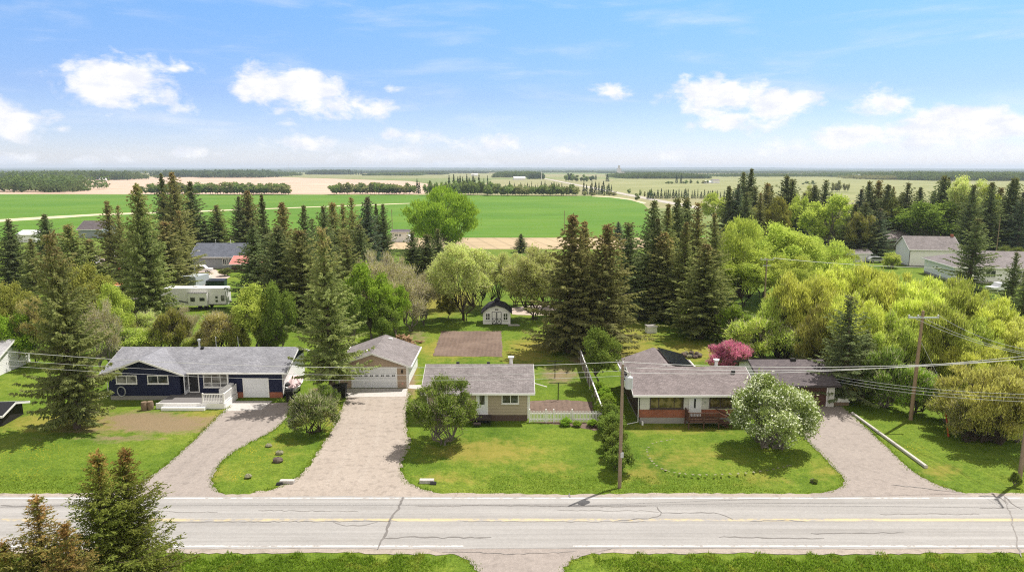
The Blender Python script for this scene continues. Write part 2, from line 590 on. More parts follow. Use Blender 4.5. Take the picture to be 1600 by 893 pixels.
tag(g, 'green lawns and open grassland reaching to the horizon', None, None, 'structure')

# road
def asphalt_mat(name, c1, c2, streak=True, gravel=0.0, k=1.0):
    m, nt, out = new_mat(name)
    P = position(nt)
    a = noise(nt, P, 0.35, 5, 0.65)
    col = mixc(nt, a, c1, c2)
    if streak:
        mp = nt.nodes.new('ShaderNodeMapping'); mp.inputs['Scale'].default_value = (0.02, 0.85, 1)
        L(nt, P, mp.inputs[0])
        s = noise(nt, mp.outputs[0], 1.6, 4, 0.6)
        col = mixc(nt, 1.0, col, ramp(nt, s, [(0.3, (0.80, 0.79, 0.78)), (0.7, (1.14, 1.14, 1.14))]), 'MULTIPLY')
    f = noise(nt, P, 14.0, 3, 0.8)
    col = mixc(nt, 1.0, col, ramp(nt, f, [(0.25, (1 - .26 * k,) * 3), (0.75, (1 + .22 * k,) * 3)]), 'MULTIPLY')
    mid = noise(nt, P, 3.4, 4, 0.75)
    col = mixc(nt, 1.0, col, ramp(nt, mid, [(0.28, (1 - .16 * k,) * 3), (0.72, (1 + .13 * k,) * 3)]), 'MULTIPLY')
    if gravel:
        v = nt.nodes.new('ShaderNodeTexNoise'); v.inputs['Scale'].default_value = 1.6; v.inputs['Detail'].default_value = 5
        L(nt, P, v.inputs['Vector'])
        col = mixc(nt, math_(nt, 'MULTIPLY', smooth(nt, v.outputs[0], 0.5, 0.68), gravel), col, tuple(x * 0.62 for x in c1))
    surf(nt, out, col, 0.9, 0.2, nrm=bump(nt, f, 0.35, 0.03))
    return m
ASPH = asphalt_mat('weathered_asphalt', (0.285, 0.274, 0.259), (0.345, 0.332, 0.315), True, 0.0, 0.5)
DRIVE = asphalt_mat('driveway_asphalt', (0.255, 0.22, 0.195), (0.33, 0.287, 0.255), False, 0.3)
GRAV = asphalt_mat('gravel', (0.29, 0.245, 0.205), (0.39, 0.335, 0.285), False, 0.45)
CONC = asphalt_mat('concrete', (0.42, 0.39, 0.36), (0.50, 0.47, 0.44), False)
SOIL = asphalt_mat('garden_soil', (0.12, 0.082, 0.064), (0.19, 0.138, 0.108), False, 0.4, 1.5)
_nt = SOIL.node_tree
_p = [n for n in _nt.nodes if n.type == 'BSDF_PRINCIPLED'][0]
_c = _p.inputs['Base Color'].links[0].from_socket
_wv = _nt.nodes.new('ShaderNodeTexWave'); _wv.inputs['Scale'].default_value = 0.55; _wv.inputs['Distortion'].default_value = 3.0; _wv.inputs['Detail'].default_value = 3
_nt.links.new(position(_nt), _wv.inputs['Vector'])
_c = mixc(_nt, 1.0, _c, ramp(_nt, _wv.outputs[1], [(0.1, (0.93, 0.925, 0.92)), (0.8, (1.05, 1.045, 1.04))]), 'MULTIPLY')
_c = mixc(_nt, math_(_nt, 'MULTIPLY', smooth(_nt, noise(_nt, position(_nt), 0.22, 3, 0.6), 0.45, 0.65), 0.45), _c, (0.22, 0.16, 0.125))
_nt.links.new(_c, _p.inputs['Base Color'])
PINK = asphalt_mat('pale_gravel', (0.45, 0.36, 0.31), (0.55, 0.45, 0.38), False, 0.2)

def strip(name, y0, y1, z, mat, x0=-3000, x1=3000, amp0=0, amp1=0, step=0.7):
    """a long strip along the road; an edge with amp > 0 is ragged inside the view"""
    rr = random.Random(int(y0 * 100))
    def edge(y, amp):
        if not amp:
            return [(x0, y), (x1, y)]
        return [(x0, y)] + [(x, y + rr.uniform(-amp, amp) + amp * 1.2 * math.sin(x * .37) * math.sin(x * .11 + y)) for x in np.arange(-75, 75, step)] + [(x1, y)]
    return sheet(name, edge(y0, amp0) + edge(y1, amp1)[::-1], z, mat)
strip('gravel_shoulder', Y_SH_NEAR, Y_SH_FAR, 0.006, GRAV, amp0=0.10, amp1=0.10, step=0.45)
strip('road', Y_NEAR - 0.28, Y_FAR + 0.25, 0.024, ASPH, amp0=0.03, amp1=0.05)

def paint_mat(name, col, wear):
    m, nt, out = new_mat(name)
    P = position(nt)
    n1 = noise(nt, P, 2.2, 5, 0.75)
    n2 = noise(nt, P, 0.22, 3, 0.5)
    f = smooth(nt, math_(nt, 'ADD', n1, math_(nt, 'MULTIPLY_ADD', n2, 0.7, -0.35)), wear - 0.1, wear + 0.14)
    c = mixc(nt, f, (0.31, 0.29, 0.27), col)
    surf(nt, out, c, 0.7, 0.3)
    return m
WP = paint_mat('white_road_paint', (0.72, 0.70, 0.67), 0.45)
YP = paint_mat('yellow_road_paint', (0.58, 0.46, 0.22), 0.47)
strip('edge_line', Y_FAR - 0.07, Y_FAR + 0.07, 0.029, WP)
sheet('edge_line', [(-3000, Y_NEAR - .07), (at(725, 853)[0], Y_NEAR - .07), (at(725, 853)[0], Y_NEAR + .07), (-3000, Y_NEAR + .07)], 0.029, WP)
sheet('edge_line', [(at(895, 853)[0], Y_NEAR - .07), (3000, Y_NEAR - .07), (3000, Y_NEAR + .07), (at(895, 853)[0], Y_NEAR + .07)], 0.029, WP)
strip('centre_line', Y_MID - 0.17, Y_MID - 0.05, 0.029, YP)
strip('centre_line', Y_MID + 0.05, Y_MID + 0.17, 0.029, YP)

# tar-filled cracks, and three short dark marks by the poles
TAR = plain('crack_tar_and_mark', (0.165, 0.153, 0.142), 0.8, 0.2, var=0.3)
TARL = plain('old_crack', (0.215, 0.20, 0.185), 0.85, 0.2, var=0.3)
def crack_and_mark(pts, wd, mat, jit=0.085, z=0.034):
    rr = random.Random(int(pts[0][0]) * 7 + int(pts[0][1]))
    g = [at(*p) for p in pts]
    q = []
    for a, b in zip(g[:-1], g[1:]):
        n = max(1, int(math.hypot(b[0] - a[0], b[1] - a[1]) / 0.35))
        for i in range(n):
            t = i / n
            q.append(Vector((a[0] + (b[0] - a[0]) * t + rr.uniform(-jit, jit), a[1] + (b[1] - a[1]) * t + rr.uniform(-jit, jit))))
    q.append(Vector(g[-1]))
    le, ri = [], []
    for i, p in enumerate(q):
        t = (q[min(i + 1, len(q) - 1)] - q[max(i - 1, 0)]).normalized()
        nn = Vector((-t.y, t.x))
        ww = wd * rr.uniform(0.45, 1.15) * (0.4 if i in (0, len(q) - 1) else 1)
        le.append((p + nn * ww / 2)[:])
        ri.append((p - nn * ww / 2)[:])
    mb = MB()
    n = len(le)
    mb._add([(x, y, z) for x, y in ri] + [(x, y, z) for x, y in le], [(i, i + 1, n + i + 1, n + i) for i in range(n - 1)])
    o = mb.build('road_crack_and_mark', mat)
    o['kind'] = 'structure'
for pts, wd, mt in [([(629, 776), (622, 795), (612, 808), (603, 830), (597, 845), (590, 858)], .19, TAR),
                    ([(600, 841), (640, 839), (700, 840), (768, 839)], .15, TAR),
                    ([(1124, 839), (1200, 840), (1288, 841)], .13, TAR), ([(1266, 834), (1330, 833), (1412, 832)], .11, TAR),
                    ([(650, 790), (690, 791), (740, 789), (830, 790), (925, 791), (1010, 791)], .10, TARL),
                    ([(1025, 791), (1035, 801), (1080, 801), (1125, 802), (1145, 811)], .12, TAR), ([(1035, 801), (1028, 808), (1005, 810), (960, 814)], .10, TAR),
                    ([(1375, 803), (1430, 803), (1530, 803)], .11, TARL), ([(405, 797), (470, 798), (560, 799)], .10, TARL), ([(0, 790), (60, 791), (110, 790)], .12, TAR),
                    ([(520, 814), (535, 821), (570, 820), (590, 815)], .11, TARL), ([(250, 816), (420, 815), (620, 814)], .09, TAR), ([(720, 814), (900, 815), (1010, 815)], .08, TARL),
                    ([(1570, 776), (1580, 806), (1590, 850), (1596, 870)], .09, TARL), ([(1530, 794), (1600, 793)], .09, TARL), ([(230, 799), (340, 800)], .08, TARL),
                    ([(870, 797), (1000, 798), (1030, 800)], .07, TARL), ([(1170, 814), (1230, 812), (1260, 815)], .08, TAR), ([(690, 862), (730, 862), (800, 866), (900, 861)], .05, TARL),
                    ([(1528, 774), (1560, 776), (1572, 787)], .14, TAR), ([(1568, 775), (1580, 785), (1597, 796)], .14, TAR), ([(890, 770), (891, 778)], .16, TAR),  # three short dark marks near the pole feet
                    ([(1390, 757), (1440, 762), (1495, 769)], .09, TARL)]:
    crack_and_mark(pts, wd, mt)

DRIVE_EDGES = []
def ruts(line_l, line_r, mat, z):
    a, b = smooth_line([at(*p) for p in line_l], 2), smooth_line([at(*p) for p in line_r], 2)
    n = 60
    def samp(l, t):
        d = [0]
        for p, q in zip(l[:-1], l[1:]): d.append(d[-1] + math.hypot(q[0] - p[0], q[1] - p[1]))
        s = t * d[-1]
        for i in range(len(l) - 1):
            if s <= d[i + 1]:
                f = (s - d[i]) / max(1e-6, d[i + 1] - d[i]); return Vector((l[i][0] + (l[i + 1][0] - l[i][0]) * f, l[i][1] + (l[i + 1][1] - l[i][1]) * f))
        return Vector(l[-1])
    rr = random.Random(8)
    for f in (.34, .62):
        le, ri = [], []
        for i in range(n):
            t = .03 + .93 * i / (n - 1)
            p, q = samp(a, t), samp(b, t); c = p.lerp(q, f); u = (q - p).normalized()
            w_ = .27 * rr.uniform(.25, 1.3)
            le.append((c - u * w_)[:] + (z,)); ri.append((c + u * w_)[:] + (z,))
        mb = MB(); mb._add(le + ri, [(i, i + 1, n + i + 1, n + i) for i in range(n - 1)])
        o = mb.build('wheel_track', mat); o['kind'] = 'structure'
        if o.data.polygons[0].normal.z < 0: o.data.flip_normals()
def drive(name, left, right, z, mat, amp=0.13, sm=2, step=0.28):
    rr = random.Random(len(left) * 13 + len(right))
    for side in (left, right): DRIVE_EDGES.append(smooth_line([at(*p) for p in side], sm))
    l = ragged(smooth_line([at(*p) for p in left], sm), amp, step, rr)
    r = ragged(smooth_line([at(*p) for p in right], sm), amp, step, rr)
    return sheet(name, l + r[::-1], z, mat)
drive('driveway', [(360, 633), (325, 665), (282, 708), (240, 742), (205, 762), (170, 771), (140, 786)],
      [(452, 628), (452, 650), (425, 675), (385, 693), (352, 714), (330, 742), (334, 764), (350, 771), (372, 786)], 0.010, DRIVE)
drive('gravel_driveway', [(541, 620), (527, 655), (507, 690), (487, 720), (466, 748), (425, 765), (385, 770), (372, 786)],
      [(640, 611), (636, 640), (634, 665), (642, 690), (630, 715), (626, 742), (640, 758), (685, 771), (705, 786)], 0.012, GRAV, amp=0.2)
drive('driveway', [(1268, 634), (1258, 672), (1256, 684), (1280, 706), (1308, 735), (1322, 752), (1305, 766), (1270, 772), (1258, 786)],
      [(1316, 634), (1345, 660), (1390, 702), (1420, 732), (1462, 758), (1515, 771), (1540, 786)], 0.010, DRIVE, amp=0.08)
drive('driveway', [(650, 850), (680, 862), (718, 867), (742, 880), (748, 900), (752, 940)], [(985, 850), (950, 862), (912, 867), (886, 880), (876, 900), (870, 940)], 0.011, DRIVE, amp=0.15)
ruts([(541, 620), (527, 655), (507, 690), (487, 720), (466, 748), (425, 765)], [(640, 611), (636, 640), (634, 665), (642, 690), (630, 715), (626, 742), (645, 760)], asphalt_mat('packed_gravel', (0.30, 0.257, 0.217), (0.40, 0.346, 0.295), False, 0.3), 0.016)
ruts([(360, 633), (325, 665), (282, 708), (240, 742), (205, 762)], [(452, 628), (452, 650), (425, 675), (385, 693), (352, 714), (330, 742), (334, 764)], asphalt_mat('worn_drive', (0.24, 0.207, 0.184), (0.31, 0.27, 0.24), False, 0.3), 0.014)
sheet('concrete_apron', [at(364, 626), at(426, 626), at(408, 640), at(350, 642)], 0.016, CONC)
sheet('concrete_apron', [at(530, 606.5), at(637, 606.5), at(634, 619), at(538, 620)], 0.018, CONC)
sheet('concrete_path', [at(637.5, 601), at(668, 601), at(668, 609), at(637.5, 606.2)], 0.014, CONC)
sheet('garden_bed', ragged([at(690, 517), at(783, 517), at(785, 557), at(676, 556), at(690, 517)], .12, .6, rng)[:-1], 0.02, SOIL)
sheet('garden_bed', ragged([at(826, 626), at(870, 624), at(925, 627), at(927, 646), at(827, 646), at(826, 626)], .12, .5, rng)[:-1], 0.02, SOIL)
sheet('garden_bed', ragged(smooth_line([at(828, 659), at(870, 662), at(905, 667), at(937, 674), at(942, 660), at(900, 658.8), at(828, 658.8)], 1), .06, .5, rng), 0.016, SOIL)
sheet('gravel_yard', ragged(smooth_line([at(800, 491), at(845, 493), at(895, 490), at(960, 492), at(1010, 491), at(1005, 482), at(960, 476), at(860, 475), at(800, 480)], 1), .3, 1.5, rng), 0.012, PINK)
sheet('gravel_yard', [at(240, 440), at(330, 448), at(360, 432), at(330, 418), at(285, 415)], 0.012, PINK)
sheet('gravel_yard', [at(120, 425), at(215, 425), at(210, 398), at(120, 398)], 0.012, PINK)

# fields beyond the village
def field_mat(name, c1, c2, rows=0.0, ang=0.0, tram=0.0):
    m, nt, out = new_mat(name)
    P = position(nt)
    a = noise(nt, P, 0.012, 5, 0.6)
    col = mixc(nt, smooth(nt, a, 0.3, 0.7), c1, c2)
    mp = nt.nodes.new('ShaderNodeMapping'); mp.inputs['Scale'].default_value = (0.004, 0.05, 1); mp.inputs['Rotation'].default_value = (0, 0, ang)
    L(nt, P, mp.inputs[0])
    s = noise(nt, mp.outputs[0], 3.0, 4, 0.6)
    col = mixc(nt, 1.0, col, ramp(nt, s, [(0.3, (0.9, 0.9, 0.9)), (0.7, (1.1, 1.1, 1.1))]), 'MULTIPLY')
    if rows:
        sx = nt.nodes.new('ShaderNodeSeparateXYZ'); L(nt, P, sx.inputs[0])
        q = math_(nt, 'ADD', sx.outputs[0], math_(nt, 'MULTIPLY', sx.outputs[1], 0.25))
        wv = math_(nt, 'FRACT', math_(nt, 'DIVIDE', q, rows))
        t = math_(nt, 'MULTIPLY', smooth(nt, wv, 0.78, 0.9), 0.35)
        col = mixc(nt, t, col, tuple(x * 0.6 for x in c1))
    if tram:
        sx = nt.nodes.new('ShaderNodeSeparateXYZ'); L(nt, P, sx.inputs[0])
        q = math_(nt, 'ADD', sx.outputs[1], math_(nt, 'MULTIPLY', sx.outputs[0], -0.06))
        wv = math_(nt, 'PINGPONG', q, tram / 2)
        t = math_(nt, 'MULTIPLY', math_(nt, 'SUBTRACT', 1.0, smooth(nt, wv, 0.4, 2.2)), math_(nt, 'MULTIPLY', a, 0.35))
        col = mixc(nt, t, col, (0.17, 0.16, 0.06))
        col = mixc(nt, math_(nt, 'MULTIPLY', smooth(nt, noise(nt, P, 0.006, 4, 0.6), 0.52, 0.75), 0.4), col, (0.12, 0.17, 0.03))
    surf(nt, out, col, 0.95, 0.1)
    return m
CROP = field_mat('young_crop', (0.075, 0.168, 0.017), (0.112, 0.205, 0.024), ang=0.03, tram=36.0)
STUB = field_mat('stubble', (0.36, 0.28, 0.175), (0.45, 0.35, 0.22), 6.0)
TAN = field_mat('bare_field', (0.43, 0.315, 0.235), (0.52, 0.385, 0.29))
PALE = field_mat('pasture', (0.20, 0.215, 0.085), (0.27, 0.27, 0.125))
TRACKM = field_mat('field_track', (0.48, 0.43, 0.27), (0.58, 0.50, 0.34))
y0 = at(800, 371)[1]
sheet('crop_field', [(-900, 232), (-170, 232), (-90, y0), (45, y0), (70, y0)] + [at(*p) for p in ((1012, 345), (1016, 330), (1004, 317), (985, 311.5), (955, 307.5), (925, 306))] + [(-60, at(0, 304.5)[1]), (-900, at(0, 303)[1])], 0.03, CROP)
sheet('stubble_field', [at(590, 389), at(1000, 389), (70, y0 - 1), (-60, y0 - 1)], 0.02, STUB)
sheet('field_track', ragged([at(-60, 345.5), at(0, 342.5), at(150, 334), at(300, 329.5), at(430, 325), at(640, 317.3)], 1.0, 9, rng) + ragged([at(640, 318.2), at(430, 326.3), at(300, 331.5), at(150, 337), at(0, 347), at(-60, 350)], 1.0, 9, rng), 0.06, TRACKM)
sheet('bare_field', [at(-60, 303.5), at(85, 303), at(250, 303.4), at(660, 303.3), at(700, 292), at(640, 283), at(430, 276.5), at(180, 276.5), at(60, 284), at(-60, 287)], 0.05, TAN)
sheet('pasture', [at(930, 304), at(1640, 318), at(1660, 279), at(1300, 275.5), at(1000, 276), at(960, 280)], 0.05, PALE)
hw = [(128, 236), (122, 300), (113, 503), (100, 1000), (85, 1610), (60, 2600)]
sheet('highway', [(x - 4.5, y) for x, y in hw] + [(x + 4.5 + y * .001, y) for x, y in hw[::-1]], 0.10, field_mat('far_road', (0.38, 0.345, 0.30), (0.45, 0.41, 0.36)))
sheet('grass_verge', [at(1006, 318.6), at(985, 312.6), at(955, 308.6), at(925, 307), at(925, 305.8), at(955, 307.2), at(985, 310.8), at(1010, 316.6)], 0.07, TRACKM)

# low ridges at the horizon
def hills(Y, base, amp, seed, mat):
    rr = np.random.RandomState(seed)
    n = 260
    X = np.linspace(-1.1 * Y, 1.1 * Y, n)
    h = base + amp * sum(rr.uniform(.3, 1) / (k ** .7) * np.sin(X / Y * k * rr.uniform(2, 4) + rr.uniform(0, 6)) for k in range(1, 9)) / 2
    h += rr.uniform(-1, 1, n) * amp * 0.12
    h = np.maximum(h, 1)
    mb = MB()
    vs = [(x, Y, -1) for x in X] + [(x, Y + 120, z) for x, z in zip(X, h)] + [(x, Y + 900, -1) for x in X]
    fs = [(i, i + 1, n + i + 1, n + i) for i in range(n - 1)] + [(n + i, n + i + 1, 2 * n + i + 1, 2 * n + i) for i in range(n - 1)]
    mb._add(vs, fs)
    o = mb.build('hills', mat)
    o['kind'] = 'structure'
WOODS = leaf_mat('far_woods', (0.035, 0.06, 0.022), (0.06, 0.09, 0.03), scale=0.01)
hills(5200, 7, 8, 1, WOODS)
hills(9000, 20, 12, 2, WOODS)
hills(15000, 48, 22, 3, WOODS)

# ------------------------------------------------------------------ houses
WHITE = plain('white_trim', (0.78, 0.77, 0.75), 0.5, 0.35, var=0.05)
WHITEV = siding_mat('white_siding', (0.80, 0.79, 0.775), 0.2)
CREAM = siding_mat('cream_siding', (0.60, 0.59, 0.55), 0.24)
NAVY = siding_mat('navy_siding', (0.012, 0.016, 0.05), 0.22)
BEIGE = siding_mat('beige_siding', (0.40, 0.335, 0.25), 0.3)
TAUPE = siding_mat('taupe_siding', (0.42, 0.32, 0.235), 0.22)
GREYS = siding_mat('grey_siding', (0.27, 0.29, 0.31), 0.2)
BROWNB = siding_mat('brown_boards', (0.06, 0.035, 0.025), 0.25, True)
CEMENT = plain('cement', (0.30, 0.285, 0.265), 0.9, 0.2, var=0.2, scale=1.5)
DARKF = plain('brown_foundation', (0.11, 0.075, 0.06), 0.9, 0.2, var=0.2)
SH_GREY = shingle_mat('grey_shingles', (0.20, 0.20, 0.22), (0.27, 0.27, 0.29))
SH_TAUPE = shingle_mat('taupe_shingles', (0.175, 0.155, 0.152), (0.25, 0.225, 0.22))
SH_BROWN = shingle_mat('brown_shingles', (0.17, 0.143, 0.14), (0.24, 0.205, 0.20))
SH_DARK = shingle_mat('dark_shingles', (0.10, 0.085, 0.09), (0.145, 0.125, 0.125))
SH_BLUE = shingle_mat('slate_shingles', (0.10, 0.11, 0.135), (0.14, 0.15, 0.18))
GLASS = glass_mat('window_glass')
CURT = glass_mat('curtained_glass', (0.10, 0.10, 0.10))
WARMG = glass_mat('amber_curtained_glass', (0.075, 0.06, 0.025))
BLACK = plain('black_plastic', (0.012, 0.012, 0.013), 0.4, 0.4)
STEEL = plain('galvanised_steel', (0.55, 0.56, 0.57), 0.35, 0.5, 0.6)
PLANK = plain('stained_boards', (.115, .062, .044), 0.75, 0.2, var=0.3, scale=6)
DECKG = plain('grey_deck_boards', (0.17, 0.16, 0.155), 0.8, 0.2, var=0.2, scale=6)
WDOOR = plain('white_door_paint', (0.72, 0.73, 0.76), 0.45, 0.4, var=0.04)

def brick_mat():
    m, nt, out = new_mat('red_brick')
    oc = coords(nt)
    br = nt.nodes.new('ShaderNodeTexBrick')
    mp = nt.nodes.new('ShaderNodeMapping'); mp.inputs['Rotation'].default_value = (R(90), 0, 0)
    L(nt, oc, mp.inputs[0]); L(nt, mp.outputs[0], br.inputs['Vector'])
    br.inputs['Scale'].default_value = 1
    br.inputs['Brick Width'].default_value = 0.3; br.inputs['Row Height'].default_value = 0.085
    br.inputs['Mortar Size'].default_value = 0.008
    br.inputs['Color1'].default_value = rgba((0.34, 0.10, 0.045)); br.inputs['Color2'].default_value = rgba((0.24, 0.065, 0.035))
    br.inputs['Mortar'].default_value = rgba((0.28, 0.2, 0.16))
    n1 = noise(nt, oc, 1.2, 4, 0.6)
    c = mixc(nt, 1.0, br.outputs[0], ramp(nt, n1, [(0.3, (0.8, 0.8, 0.8)), (0.7, (1.2, 1.2, 1.2))]), 'MULTIPLY')
    surf(nt, out, c, 0.85, 0.2)
    return m
BRICK = brick_mat()

def gable_body(x0, x1, y0, y1, z0, ze, slope, axis='x'):
    """solid walls with gables; ridge along axis"""
    m = MB()
    if axis == 'x':
        c = (y0 + y1) / 2
        m.prism([(y0, z0), (y1, z0), (y1, ze), (c, ze + slope * (y1 - y0) / 2), (y0, ze)], 'x', x0, x1)
    else:
        c = (x0 + x1) / 2
        m.prism([(x0, z0), (x1, z0), (x1, ze), (c, ze + slope * (x1 - x0) / 2), (x0, ze)], 'y', y0, y1)
    return m

def gable_roof(root, x0, x1, y0, y1, ze, slope, over, end, mat, axis='x', th=0.14, trim=WHITE, name='roof', fascia=True):
    """roof slab over walls x0..x1, y0..y1; over = eave overhang, end = gable overhang. Returns the roof object"""
    a0, a1 = (y0, y1) if axis == 'x' else (x0, x1)
    l0, l1 = (x0 - end, x1 + end) if axis == 'x' else (y0 - end, y1 + end)
    c = (a0 + a1) / 2
    zr = ze + slope * (c - a0) + 0.012
    zl = ze - slope * over + 0.012
    poly = [(a0 - over, zl), (c, zr), (a1 + over, zl), (a1 + over, zl + th), (c, zr + th), (a0 - over, zl + th)]
    m = MB(); m.prism(poly, axis, l0, l1)
    r = m.build(name, mat, root)
    if fascia:
        f = MB()
        def bx(p, q, za, zb):
            if axis == 'x': f.box(l0, l1, p, q, za, zb)
            else: f.box(p, q, l0, l1, za, zb)
        bx(a0 - over - 0.11, a0 - over - 0.003, zl - 0.06, zl + th - 0.025)
        bx(a1 + over + 0.003, a1 + over + 0.11, zl - 0.06, zl + th - 0.025)
        for e0, e1 in ((l0 - 0.035, l0 - 0.003), (l1 + 0.003, l1 + 0.035)):
            f.prism([(a0 - over, zl - 0.07), (c, zr - 0.07), (a1 + over, zl - 0.07), (a1 + over, zl + th - 0.02), (c, zr + th - 0.02), (a0 - over, zl + th - 0.02)], axis, e0, e1)
        f.build('fascia', trim, r)
    return r, zr + th

def window(root, x0, x1, z0, z1, y, bars=(0.5,), glass=None, frame=None, fw=0.09, rail=None):
    """window on a wall that faces -y; the frame stands proud of the wall, the pane sits inside it"""
    f = MB()
    f.ring(x0, x1, z0, z1, fw, y - 0.07, y + 0.02)
    for b in bars:
        xc = x0 + (x1 - x0) * b
        f.box(xc - 0.035, xc + 0.035, y - 0.06, y + 0.02, z0 + fw + .001, z1 - fw - .001)
    if rail:
        zc = z0 + (z1 - z0) * rail
        f.box(x0 + fw + .001, x1 - fw - .001, y - 0.055, y + 0.02, zc - 0.03, zc + 0.03)
    o = f.build('window', frame or WHITE, root)
    p = MB(); p.box(x0 + fw - .003, x1 - fw + .003, y - 0.025, y + 0.015, z0 + fw - .003, z1 - fw + .003)
    p.build('pane', glass or GLASS, o)
    s = MB(); s.box(x0 - 0.05, x1 + 0.05, y - 0.12, y - 0.072, z0 - 0.05, z0 + 0.012); s.build('sill', frame or WHITE, o)
    return o

def panel_door(root, x0, x1, z0, z1, y, lite=None, mat=WDOOR, frame=WHITE):
    f = MB(); f.ring(x0 - 0.1, x1 + 0.1, z0 - 0.02, z1 + 0.1, 0.1, y - 0.06, y + 0.02)
    d = MB(); d.box(x0 + .003, x1 - .003, y - 0.04, y + 0.015, z0 + .083, z1 - .003)
    w_, h_ = x1 - x0, z1 - z0
    for k in range(2):
        d.box(x0 + w_ * (.14 + .4 * k), x0 + w_ * (.46 + .4 * k), y - 0.052, y - 0.038, z0 + h_ * .12, z0 + h_ * .36)
    o = d.build('door', mat, root)
    f.build('frame', frame, o)
    h = MB(); h.tube([(x0 + .12, y - .05, z0 + h_ * .46), (x0 + .12, y - .1, z0 + h_ * .46), (x0 + .2, y - .1, z0 + h_ * .46)], .025, 5)
    h.build('handle', STEEL, o)
    if lite:
        p = MB(); p.box(x0 + w_ * lite[0], x0 + w_ * lite[1], y - 0.055, y - 0.038, z0 + h_ * lite[2], z0 + h_ * lite[3])
        p.build('pane', GLASS, o)
    return o

def overhead_door(root, x0, x1, z0, z1, y, rows=4, lites=0):
    d = MB()
    h = (z1 - z0) / rows
    for k in range(rows):
        d.box(x0, x1, y - 0.05, y + 0.01, z0 + k * h + 0.012, z0 + (k + 1) * h)
    d.box(x0 + .01, x1 - .01, y - 0.03, y + 0.005, z0, z1)
    o = d.build('garage_door', WDOOR, root)
    f = MB()
    f.box(x0 - 0.13, x0 - 0.002, y - 0.08, y + 0.02, z0, z1 + 0.13)
    f.box(x1 + 0.002, x1 + 0.13, y - 0.08, y + 0.02, z0, z1 + 0.13)
    f.box(x0 - .002, x1 + .002, y - 0.08, y + 0.02, z1 + .002, z1 + 0.13)
    f.build('frame', WHITE, o)
    if lites:
        sp = (x1 - x0) / lites
        for k in range(lites):
            p = MB()
            xc = x0 + sp * (k + .5)
            for q in (-1, 1):
                p.box(xc + q * sp * .16 - sp * .13, xc + q * sp * .16 + sp * .13, y - 0.058, y - 0.048, z0 + h * 2.35 + 0.0, z0 + h * 2.75)
            p.build('pane', GLASS, o)
    return o

def vent(root, x, y, z, h, r=0.06, cap=True, mat=STEEL, name='vent_pipe'):
    m = MB(); m.tube([(x, y, z - 0.3), (x, y, z + h)], r, 8)
    if cap:
        m.lathe([(r * 1.9, z + h + .02), (r * 2.0, z + h + .07), (0.01, z + h + .16)], x, y, 8)
        m.lathe([(r * 1.6, z + h - .12), (r * 1.6, z + h - .06)], x, y, 8)
    return m.build(name, mat, root)

def roof_vent(root, x, y, z):
    m = MB(); m.prism([(y - .16, z - .05), (y + .16, z - .05), (y + .16, z + .2), (y + .1, z + .24), (y - .12, z + .2)], 'x', x - .16, x + .16)
    return m.build('roof_vent', BLACK, root)

def downspout(root, pts, mat=WHITE):
    m = MB(); m.tube(pts, 0.05, 4)
    return m.build('downspout', mat, root)

# --- navy bungalow on the left
ox = -43.0; oy = 69.0
A = thing('navy_house', 'long navy blue bungalow with grey shingle roof, front gable and white deck', 'house', (ox, oy, 0))
gl, gr = 0.62, 8.1                       # the projecting gable wing
W0 = 18.6
b = gable_body(0.5, W0, 0.75, 8.4, 0.05, 3.05, 0.36)
b.build('wall', NAVY, A)
b = MB(); b.prism([(gl, .48), (gr, .48), (gr, 3.05), ((gl + gr) / 2, 4.42), (gl, 3.05)], 'y', 0.0, 0.745); b.build('wall', NAVY, A)
b = MB(); b.box(gl + .04, gr - .04, 0.05, 0.74, -.3, 0.478); b.build('foundation', CEMENT, A)
b = MB(); b.box(W0 + .004, W0 + .05, .75, 8.4, 0.3, 3.0); b.build('side_cladding', WHITEV, A)
r1, zr = gable_roof(A, 0.5, W0, 0.75, 8.4, 3.05, 0.36, 0.62, 0.75, SH_GREY)
m = MB()
xc = (gl + gr) / 2
e = 0.75; zl = 3.05 - .36 * e + .02; zt = 3.05 + .36 * (gr - gl) / 2 + .02
m.prism([(gl - e, zl), (xc, zt), (gr + e, zl), (gr + e, zl + .15), (xc, zt + .15), (gl - e, zl + .15)], 'y', -.55, 4.3)
r2 = m.build('gable_roof', SH_GREY, A)
m = MB(); m.prism([(gl - e, zl - .07), (xc, zt - .07), (gr + e, zl - .07), (gr + e, zl + .12), (xc, zt + .12), (gl - e, zl + .12)], 'y', -.6, -.553)
m.build('fascia', WHITE, r2)
vent(A, 8.2, 4.8, zr - .05, 0.75, .1); roof_vent(A, 8.8, 4.2, zr - .15); vent(A, 12.5, 4.9, zr - .1, 1.2, .025, False); vent(A, 9.9, 5.2, zr - .1, .95, .03, True)
window(A, 1.45, 3.65, 1.78, 2.72, 0.0, (.5,), CURT)
window(A, 4.75, 6.95, 1.78, 2.72, 0.0, (.5,), GLASS)
window(A, 10.25, 12.95, 1.15, 2.85, 0.75, (.33, .67), CURT, rail=.26)
b = MB(); b.box(13.02, 13.12, .12, .22, 0.7, 2.85); b.build('porch_post', WHITE, A)
# front door with the white storm door standing open
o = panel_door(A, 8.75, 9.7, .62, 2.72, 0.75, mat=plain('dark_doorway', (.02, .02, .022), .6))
b = MB(); b.box(8.62, 8.68, -.22, .68, .66, 2.7)
sd = b.build('storm_door', WDOOR, A)
b = MB(); b.box(8.612, 8.688, -.1, .56, 1.05, 2.5); b.build('pane', CURT, sd)
overhead_door(A, 14.55, 17.05, .05, 2.05, .75, 4)
for xa, xb in ((13.6, 14.4), (17.2, W0 - .02)):
    MB().box(xa, xb, .69, .745, .0, .62).build('brick_skirt', BRICK, A)
